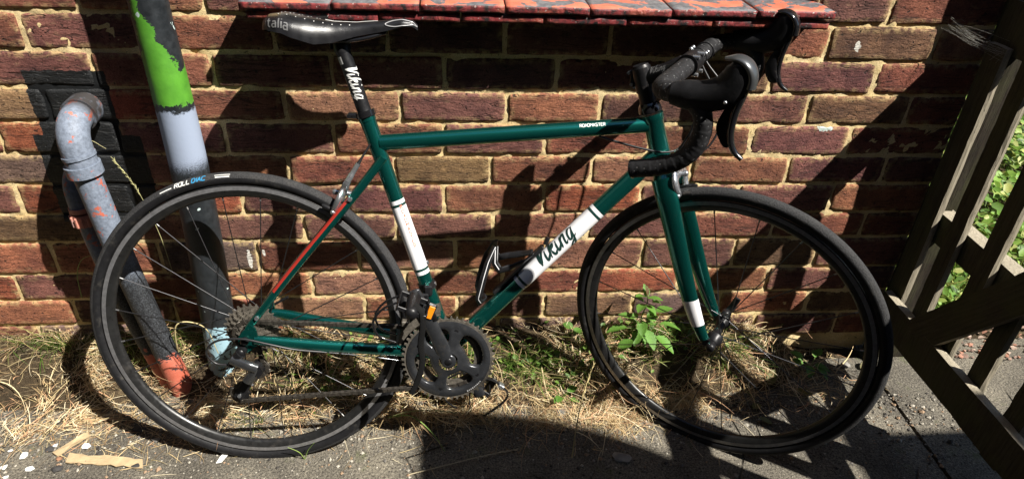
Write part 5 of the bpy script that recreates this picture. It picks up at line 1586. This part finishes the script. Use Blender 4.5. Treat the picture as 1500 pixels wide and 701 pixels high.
# ---- brakes
def caliper(name, piv, outv, rimdir, tang, steer, cable_to, hub):
    """piv: pivot; outv: away from the frame; rimdir: unit vector to the hub; tang: along the rim"""
    piv, outv, rimdir, tang = (np.asarray(q, float) for q in (piv, outv, rimdir, tang))
    c = piv + outv*.016
    mb = MB(); mb.cyl(piv - outv*.006, piv + outv*.03, .0055, 14); mb.lathe([(0, .036), (.005, .035), (.0062, .031), (.0062, .028)], piv, outv, 12)
    root = bk(mb, name, M_ALU, None, steer)
    for s in (-1, 1):
        Y = np.array([0, s*1., 0])
        arm = smooth_path([c - rimdir*.004, c - rimdir*.006 + Y*.018, c + rimdir*.006 + Y*.030, c + rimdir*.024 + Y*.029, c + rimdir*.036 + Y*.024], 18)
        m2 = MB(); m2.tube(arm, np.column_stack([np.interp(np.linspace(0, 1, 18), [0, .4, 1], [.0125, .0115, .0075]), np.full(18, .0065)]), 14, upv=outv)
        a_ = bk(m2, 'caliper_arm', M_ALU, root, steer)
        pc = c + rimdir*.036 + Y*.0205
        m3 = MB(); m3.tube([pc - tang*.026, pc - tang*.02, pc + tang*.02, pc + tang*.026], [(.003, .003), (.0055, .0055), (.0055, .0055), (.003, .003)], 10)
        bk(m3, 'brake_pad', M_BLACK, root, steer)
        m3 = MB(); m3.cyl(pc, pc + Y*.014, .0045, 10); m3.lathe([(0, .015), (.005, .014), (.0055, .010)], pc, Y, 8); bk(m3, 'pad_bolt', M_ALU, root, steer)
    up_ = [c - rimdir*.004 + np.array([0, -.012, 0]), c - rimdir*.024 + np.array([0, -.024, 0]), c - rimdir*.036 + np.array([0, -.026, 0])]
    m2 = MB(); m2.tube(smooth_path(up_, 10), np.linspace(.0085, .0060, 10), 12); bk(m2, 'cable_arm', M_ALU, root, steer)
    a0 = np.asarray(up_[-1]); b0 = np.asarray(cable_to, float); d_ = (b0 - a0)
    m2 = MB(); m2.tube(np.array([seg(a0, b0, -.03), seg(a0, b0, .14), seg(a0, b0, .20), seg(a0, b0, .46)]), [.0062, .0062, .0052, .0052], 12); bk(m2, 'barrel_adjuster', M_ALU, root, steer)
    m2 = MB(); m2.tube(np.array([seg(a0, b0, .44), seg(a0, b0, .60), seg(a0, b0, 1.0)]), [.0042, .0024, .0020], 10); bk(m2, 'cable_boot', M_CABLE, root, steer)
    return root
rd_ = -np.array([.185, 0, .289])/.343
caliper('rear_brake', np.array([.217, 0, .294]), (-.93, 0, .10), np.array([-.45, 0, -.89]), np.array([-.89, 0, .45]), False, np.array([.263, -.012, .398]), None)
caliper('front_brake', haxp(.338) + np.array([.014, 0, .004]), (.95, 0, .30), np.array([.30, 0, -.95]), np.array([.95, 0, .30]), True, np.array([.905, -.030, .445]), None)

# ---- cables
def cable(pts, steer, name='cable', r=.0023, mat=None, n=40):
    return bk(MB().tube(smooth_path(pts, n), r, 8), name, mat or M_CABLE, None, steer)
cable([(.905, -.030, .44), (.915, -.035, .49), (.908, -.05, .535), (BARX + .012, -.07, .556)], True)
cable([(BARX + .010, .055, .556), (.925, .05, .50), (.915, .03, .43), (.885, -.008, .40)], True)
cable([(BARX + .010, .085, .556), (.945, .08, .49), (.93, .045, .40), (.88, .012, .385)], True)
# rear brake housing leaves the top tube and bends forward round the head tube
cable([(.715, -.006, .418), (.755, -.016, .408), (.80, -.024, .398), (.845, -.028, .392), (.885, -.022, .40)], False)
cable([(.16, -.058, -.034), (.10, -.072, -.020), (.05, -.082, -.002), (.0, -.086, .012), (-.05, -.086, .008), (-.075, -.083, -.018), (-.062, -.08, -.045), (-.035, -.078, -.052)], False, 'gear_cable', .0024, M_CABLE)
bk(MB().tube(smooth_path([(.16, -.058, -.034), (.25, -.048, -.050), (.36, -.03, -.078)], 10), .0008, 6), 'gear_wire', M_ALU)
mb = MB(); mb.cyl((.165, -.055, -.032), (.150, -.058, -.029), .0042, 10); bk(mb, 'cable_stop', M_GREEN)

# ---- drivetrain
CA = math.radians(113)
cdir = np.array([math.cos(CA), 0, math.sin(CA)])
mb = MB()
mb.gear(BB, .1045, .0975, 50, .086, -.0525, -.0480, mi=1)
mb.lathe([(.0985, -.0458), (.076, -.0458)], (BB[0], 0, BB[2]), (0, 1, 0), 96)
RS = lambda q: BB + (q - BB)*np.array([.955, 1, .955])
big = bk(mb.xform(RS), 'chainring', [M_CRANK, M_COG])
def arm_plate(mbx, ang, r0, r1, w0, wm, w1, y0, y1, n=14):
    d_ = np.array([math.cos(ang), 0, math.sin(ang)]); s_ = np.array([-math.sin(ang), 0, math.cos(ang)])
    V, F = [], []
    for k in range(n + 1):
        t = k/n; r = r0 + (r1 - r0)*t
        w = np.interp(t, [0, .5, .85, 1], [w0, wm, w1*.85, w1])
        yb = np.interp(t, [0, .4, 1], [y0 - .004, y0, y0 + .002])
        for (sw, yy) in ((-1, y1), (-1, yb + .003), (-.6, yb - .001), (0, yb - .002), (.6, yb - .001), (1, yb + .003), (1, y1)):
            V.append(BB + d_*r + s_*sw*w/2 + np.array([0, yy, 0]))
    for k in range(n):
        for j in range(6): F.append((k*7 + j, k*7 + j + 1, (k + 1)*7 + j + 1, (k + 1)*7 + j))
        F.append((k*7 + 6, k*7, (k + 1)*7, (k + 1)*7 + 6))
    mbx.add(V, F, True)
mb = MB()
def dish(r): return float(np.interp(r, [.0, .022, .030, .055, .074, .0765, .080, .088, .0915, .094], [-.0640, -.0630, -.0605, -.0585, -.0575, -.0552, -.0568, -.0574, -.0562, -.0535]))
for cen, hw, dphi, ra, rb in ((0, 37, 24, .040, .0765), (180, 37, 28, .036, .0765), (90, 53, 38, .040, .0765), (-90, 53, 38, .040, .0765)):
    c_ = CA + math.radians(cen)
    NN = 64
    rings = []
    th_ = np.arange(NN)*2*math.pi/NN
    def sq(t):
        x, y = math.cos(t), math.sin(t); m = max(abs(x), abs(y)); return x/m, y/m
    def op(t, k):
        x, y = math.cos(t), math.sin(t); p_ = 1/(abs(x)**3.4 + abs(y)**3.4)**(1/3.4); return x*p_*k, y*p_*k
    def pt(r, ph, y): return BB + np.array([r*math.cos(ph), y, r*math.sin(ph)])
    outer = [((.0575 + .0360*sq(t)[0]), c_ + math.radians(hw)*sq(t)[1]) for t in th_]
    def hole(k): return [((ra + rb)/2 + (rb - ra)/2*op(t, k)[0], c_ + math.radians(dphi)*op(t, k)[1]) for t in th_]
    h1, h0 = hole(1.08), hole(1.0)
    mid = [((a_[0] + b_[0])/2, (a_[1] + b_[1])/2) for a_, b_ in zip(outer, h1)]
    rows = [[pt(r, ph, dish(r)) for r, ph in outer], [pt(r, ph, dish(r)) for r, ph in mid], [pt(r, ph, dish(r)) for r, ph in h1], [pt(r, ph, dish(r) + .0025) for r, ph in h0], [pt(r, ph, -.0470) for r, ph in h0]]
    V = [q for row in rows for q in row]
    F = [(i*NN + k, i*NN + (k + 1) % NN, (i + 1)*NN + (k + 1) % NN, (i + 1)*NN + k) for i in range(4) for k in range(NN)]
    mb.add(V, F, True)
mb.lathe([(.0, -.0645), (.011, -.0645), (.0135, -.0638), (.0165, -.0634), (.0170, -.047)], (BB[0], 0, BB[2]), (0, 1, 0), 40)
mb.lathe([(.0935, -.0540), (.0935, -.0465)], (BB[0], 0, BB[2]), (0, 1, 0), 96)
spider = bk(mb.xform(RS), 'crank_spider', M_CRANK)
mb = MB(); mb.lathe([(0, -.0655), (.0075, -.0655), (.0085, -.0635), (.0085, -.0625)], (BB[0], 0, BB[2]), (0, 1, 0), 20); bk(mb, 'crank_cap', M_BLACK, spider)
for da in (-37, 37, 143, 217):
    a_ = CA + math.radians(da); c = BB + np.array([math.cos(a_)*.0700, -.0555, math.sin(a_)*.0700])
    mb = MB(); mb.cyl(c, c + np.array([0, -.002, 0]), .0042, 14); bk(mb, 'chainring_bolt', M_BLACK, spider)
mb = MB(); mb.gear(BB, .0720, .0675, 34, .055, -.0430, -.0405); bk(mb, 'inner_chainring', M_COG)
# printed mark on the ring
mb = MB()
for k in range(9):
    a0 = math.radians(-62 + k*3.0); a1 = a0 + math.radians(1.9)
    pts = [BB + np.array([math.cos(a_)*.0885, -.0580, math.sin(a_)*.0885]) for a_ in np.linspace(a0, a1, 4)]
    mb.ribbon(pts, np.tile(np.array([0, -1., 0]), (4, 1)), .0022 if k % 3 else .0030)
bk(mb.xform(RS), 'printed_mark', simple('grey_print', (.32, .32, .32), .5), big)
def crank(s):
    d_ = cdir*(1 if s < 0 else -1)
    y0, y1 = (-.058, -.066) if s < 0 else (.058, .066)
    pth = [BB + d_*0 + np.array([0, y0, 0]), BB + d_*.05 + np.array([0, y0, 0]), BB + d_*.12 + np.array([0, (y0 + y1)/2, 0]), BB + d_*.170 + np.array([0, y1, 0]), BB + d_*.180 + np.array([0, y1, 0])]
    return bk(MB().tube(smooth_path(pth, 20), np.column_stack([np.interp(np.linspace(0, 1, 20), [0, .3, .9, 1], [.0070, .0068, .0062, .004]), np.interp(np.linspace(0, 1, 20), [0, .3, .9, 1], [.0180, .0155, .0130, .008])]), 20, upv=np.cross(d_, [0, 1., 0])), 'crank_arm', M_CRANK)
crank(-1); crank(1)
def pedal(s):
    e = BB + cdir*.170*(1 if s < 0 else -1)
    e = np.array([e[0], 0, e[2]])
    Y = lambda v: np.array([0, s*v, 0])
    mb = MB(); mb.tube([e + Y(.070), e + Y(.080), e + Y(.086), e + Y(.150), e + Y(.158)], [.0065, .0110, .0140, .0130, .0120], 20)
    mb.lathe([(0, .164), (.0085, .1625), (.0125, .157), (.0125, .150)], e, (0, s, 0), 20)
    p = bk(mb, 'pedal', M_BLACK)
    tl = math.radians(-22 if s < 0 else -35)
    fx = np.array([math.cos(tl), 0, math.sin(tl)]); fz = np.array([-math.sin(tl), 0, math.cos(tl)])
    Mx = np.column_stack([fx, [0, 1., 0], fz])
    m2 = MB()
    for sx in (-1, 1):
        m2.box(e + Y(.118) + fx*sx*.029, (.003, .074, .016), Mx, .0012)
    m2.box(e + Y(.082), (.058, .003, .010), Mx, .001); m2.box(e + Y(.154), (.058, .003, .009), Mx, .001)
    bk(m2, 'pedal_cage', M_BLACK, p)
    m2 = MB(); m2.box(e + Y(.130) + fx*.0345 + fz*.004, (.019, .008, .038), Mx, .003); bk(m2, 'reflector_housing', M_BLACK, p)
    m2 = MB(); m2.box(e + Y(.1345) + fx*.0355 + fz*.005, (.012, .003, .027), Mx, .001); bk(m2, 'reflector', M_AMBER, p)
    # toe clip hangs under the pedal
    for dy in (.102, .134):
        cp = smooth_path([e + Y(dy) - fx*.032, e + Y(dy) - fx*.052 - fz*.022, e + Y(dy) - fx*.060 - fz*.055, e + Y(dy*.99) - fx*.040 - fz*.080, e + Y(dy*.98) - fx*.004 - fz*.082], 22)
        bk(MB().tube(cp, .0024, 8), 'toe_clip', M_GLOSSB, p)
    m2 = MB()
    if s < 0:
        K = lambda dx, yy, dz: e + np.array([dx, -yy, dz])
        m2.tube(smooth_path([K(.006, .146, .014), K(.020, .154, .0), K(.021, .154, -.03), K(.016, .148, -.07), K(.018, .142, -.11), K(.010, .136, -.15), K(-.006, .130, -.192)], 44), np.tile([.0013, .0062], (44, 1)), 8, upv=(1, .25, 0))
        m2.tube(smooth_path([K(.026, .128, .004), K(.038, .128, -.014), K(.044, .120, -.034)], 16), np.tile([.0011, .0055], (16, 1)), 8, upv=(1, .25, 0))
    else:
        K = lambda dx, yy, dz: e + np.array([dx, yy, dz])
        m2.tube(smooth_path([K(.012, .12, .010), K(.035, .118, .004), K(.056, .112, -.010), K(.072, .105, -.026), K(.060, .10, -.048), K(.020, .098, -.078), K(-.014, .10, -.080), K(-.022, .11, -.045), K(-.018, .12, -.010)], 60), np.tile([.0016, .0065], (60, 1)), 8, upv=(0, 1, 0))
    bk(m2, 'toe_strap', M_STRAP, p)
    if s > 0:
        m2 = MB(); m2.box(e + np.array([.055, .112, -.008]), (.016, .018, .010), Mx, .002); bk(m2, 'buckle', M_ALU, p)
pedal(-1); pedal(1)
# chain
def chain():
    yc = -.0430
    C1 = np.array([0., 0.]); r1 = .0305; C2 = np.array([BB[0], BB[2]]); r2_ = .0690
    T1 = np.array([-.030, -.138]); T0 = np.array([.012, -.078]); rp = .0195
    pts = [(C1[0] - r1*math.sin(a_ - math.pi/2)*0 + r1*math.cos(a_), C1[1] + r1*math.sin(a_)) for a_ in np.radians(np.linspace(200, 92, 8))]
    pts += [(C2[0] + r2_*math.cos(a_), C2[1] + r2_*math.sin(a_)) for a_ in np.radians(np.linspace(95, -92, 18))]
    pts += [(T1[0] + rp*math.cos(a_), T1[1] + rp*math.sin(a_)) for a_ in np.radians(np.linspace(-90, -220, 7))]
    pts += [(T0[0] + rp*math.cos(a_), T0[1] + rp*math.sin(a_)) for a_ in np.radians(np.linspace(-40, 60, 5))]
    pts += [(C1[0] + r1*math.cos(a_), C1[1] + r1*math.sin(a_)) for a_ in np.radians(np.linspace(-60, -150, 6))]
    P = np.array(pts); P = np.vstack([P, P[0]])
    # a little sag in the two straight runs
    L = np.r_[0, np.cumsum(np.linalg.norm(np.diff(P, axis=0), axis=1))]
    n = int(L[-1]/.0127)
    t = np.linspace(0, L[-1], n + 1)
    Q = np.stack([np.interp(t, L, P[:, k]) for k in range(2)], 1)
    mb = MB()
    for k in range(n):
        a_, b_ = Q[k], Q[k + 1]; d_ = b_ - a_; l_ = np.linalg.norm(d_); d_ = d_/max(l_, 1e-9)
        Mx = np.array([[d_[0], 0, -d_[1]], [0, 1, 0], [d_[1], 0, d_[0]]])
        c = (a_ + b_)/2
        o_ = .0034 if k % 2 else .0022
        for s in (-1, 1): mb.box((c[0], yc + s*o_, c[1]), (l_ + .0075, .0011, .0086), Mx, .0005)
        mb.cyl((a_[0], yc - .0042, a_[1]), (a_[0], yc + .0042, a_[1]), .0034, 8)
    bk(mb, 'chain', M_CHAIN)
chain()
# front derailleur
mb = MB()
for y_ in (-.0560 - .0035, -.0350):
    V, F = [], []
    n = 14
    for k in range(n + 1):
        a_ = math.radians(98 + 62*k/n)
        r0 = .1070 - .004*math.sin(k/n*3); r1 = .1240 - .010*k/n
        for yy in (y_, y_ + .0015):
            V += [BB + np.array([r0*math.cos(a_), yy, r0*math.sin(a_)]), BB + np.array([r1*math.cos(a_), yy, r1*math.sin(a_)])]
    for k in range(n): F += [(k*4, k*4 + 1, k*4 + 5, k*4 + 4), (k*4 + 2, k*4 + 6, k*4 + 7, k*4 + 3), (k*4 + 1, k*4 + 3, k*4 + 7, k*4 + 5), (k*4, k*4 + 4, k*4 + 6, k*4 + 2)]
    mb.add(V, F, False)
mb.box((.325, -.047, .030), (.016, .024, .012), bev=.002)
fd = bk(mb, 'front_derailleur', M_COG)
mb = MB(); cz = seg(BB, STT, .125/LS*1.0 + .06); mb.tube([cz - ax_s*.008, cz + ax_s*.008], .0185, 24); mb.box(cz + np.array([.004, -.026, 0]), (.018, .022, .026), bev=.004); mb.box(cz + np.array([-.012, -.036, -.012]), (.036, .010, .016), bev=.003)
bk(mb, 'derailleur_clamp', M_BLACK, fd)
# rear derailleur
M_RDG = simple('grey_derailleur_body', (.075, .078, .082), .22, .7, coat=.3, var=.15)
mb = MB(); mb.cyl((-.008, -.062, -.022), (-.008, -.083, -.022), .0105, 18); mb.lathe([(0, -.0862), (.0045, -.0858), (.0078, -.083), (.0095, -.080)], (-.008, 0, -.022), (0, 1, 0), 16)
rdr = bk(mb, 'rear_derailleur', M_BLACK)
Rz = lambda a_: np.array([[math.cos(a_), 0, -math.sin(a_)], [0, 1, 0], [math.sin(a_), 0, math.cos(a_)]])
mb = MB(); mb.tube(smooth_path([(-.026, -.083, -.036), (-.012, -.086, -.041), (.008, -.088, -.048), (.022, -.085, -.056)], 14), np.tile([.0085, .0105], (14, 1)), 16, upv=(0, 0, 1))
mb.tube(smooth_path([(.016, -.084, -.054), (.012, -.082, -.070), (-.002, -.078, -.090)], 10), np.tile([.0075, .0115], (10, 1)), 14, upv=(1, 0, 0))
bk(mb, 'parallelogram_body', M_RDG, rdr)
mb = MB(); mb.tube([(-.008, -.080, -.024), (-.022, -.080, -.038)], [.011, .010], 14); mb.box((-.030, -.078, -.050), (.012, .012, .014), bev=.003); bk(mb, 'mount_knuckle', M_BLACK, rdr)
mb = MB(); mb.tube([(.020, -.072, -.060), (.020, -.088, -.060)], .0135, 18); bk(mb, 'cage_pivot', M_BLACK, rdr)
for y_ in (-.0335, -.0535):
    mb = MB(); mb.tube([(.022, y_, -.066), (.010, y_, -.080), (-.014, y_, -.112), (-.036, y_, -.146)], [(.0012, .011), (.0012, .0145), (.0012, .0105), (.0012, .010)], 14, upv=(.8, 0, -.6)); bk(mb, 'pulley_cage', M_BLACK, rdr)
for (x, z) in ((.012, -.078), (-.030, -.138)):
    mb = MB(); mb.gear((x, 0, z), .0195, .0165, 11, .004, -.0450, -.0410); mb.lathe([(0, -.056), (.0045, -.0555), (.005, -.053)], (x, 0, z), (0, 1, 0), 12); bk(mb, 'jockey_wheel', M_BLACK, rdr)
mb = MB(); mb.tube([(-.010, -.0565, -.092), (.0, -.0565, -.112)], .003, 8); mb.cyl((-.030, -.056, -.138), (-.030, -.0585, -.138), .004, 10); bk(mb, 'cage_bolt', M_ALU, rdr)

# ---- bottle cage
M_CAGE = simple('black_cage_plastic', (.010, .010, .011), .38)
aD = (DTF - BB)/LD; uD = np.array([-aD[2], 0, aD[0]])
c0 = seg(BB, DTF, .190/LD)
mb = MB(); mb.box(c0 + aD*.045 + uD*(RD_ + .006), (.150, .020, .008), np.column_stack([aD, [0, 1, 0], uD]), .003)
mb.tube([c0 + aD*.125 + uD*(RD_ + .006), c0 + aD*.140 + uD*(RD_ + .012)], .005, 10)
cage = bk(mb, 'bottle_cage', M_CAGE)
def CG(u, ang, r=.0385, lift=.048):
    return c0 + aD*u + uD*(RD_ + lift + r*math.sin(ang)) + np.array([0, r*math.cos(ang), 0])
M_EDGE = simple('white_cage_edge', (.7, .7, .72), .3, coat=.4)
for s in (-1, 1):
    an = lambda d_: math.radians(-90 - s*d_) if False else (math.radians(-90) + s*math.radians(d_))
    lin = lambda pts, n: np.array([seg(CG(*pts[int(min(t, len(pts) - 1.0001))]), CG(*pts[int(min(t, len(pts) - 1.0001)) + 1]), t - int(min(t, len(pts) - 1.0001))) for t in np.linspace(0, len(pts) - 1, n)])
    P1 = lin([(-.052, an(8)), (-.058, an(35)), (-.052, an(62)), (-.012, an(100)), (.020, an(128)), (.052, an(152))], 31)
    P2 = lin([(.052, an(152)), (.030, an(112)), (.026, an(84)), (.046, an(66)), (.070, an(40)), (.092, an(12))], 31)
    P0 = lin([(-.052, an(0)), (-.056, an(15)), (-.058, an(35))], 9)
    m2 = MB()
    for P in (P1, P2, P0): m2.tube(P, np.tile([.0026, .0075], (len(P), 1)), 10, upv=tuple(aD))
    bk(m2, 'cage_arm', M_CAGE, cage)
    if s < 0 or True:
        m2 = MB(); m2.tube(P1[3:] + np.array([0, s*.0030, 0]), .0009, 6); m2.tube(P2[:12] + np.array([0, s*.0030, 0]), .0009, 6); bk(m2, 'cage_edging', M_EDGE, cage)
mb = MB()
for u_ in (.228, .262):
    pass
for f_ in (.155, .205):
    c = seg(BB, STT, f_/LS); n0 = np.array([ax_s[2], 0, -ax_s[0]])
    mb.cyl(c + n0*.015, c + n0*.0195, .0045, 10)
for f_ in (.375,):
    pass
bk(mb, 'bottle_bolts', M_ALU)
for o in bpy.data.objects:
    if o.type == 'MESH' and o.name.split('.')[0] == 'bottle_bolts': o.name = 'bottle_bolt'
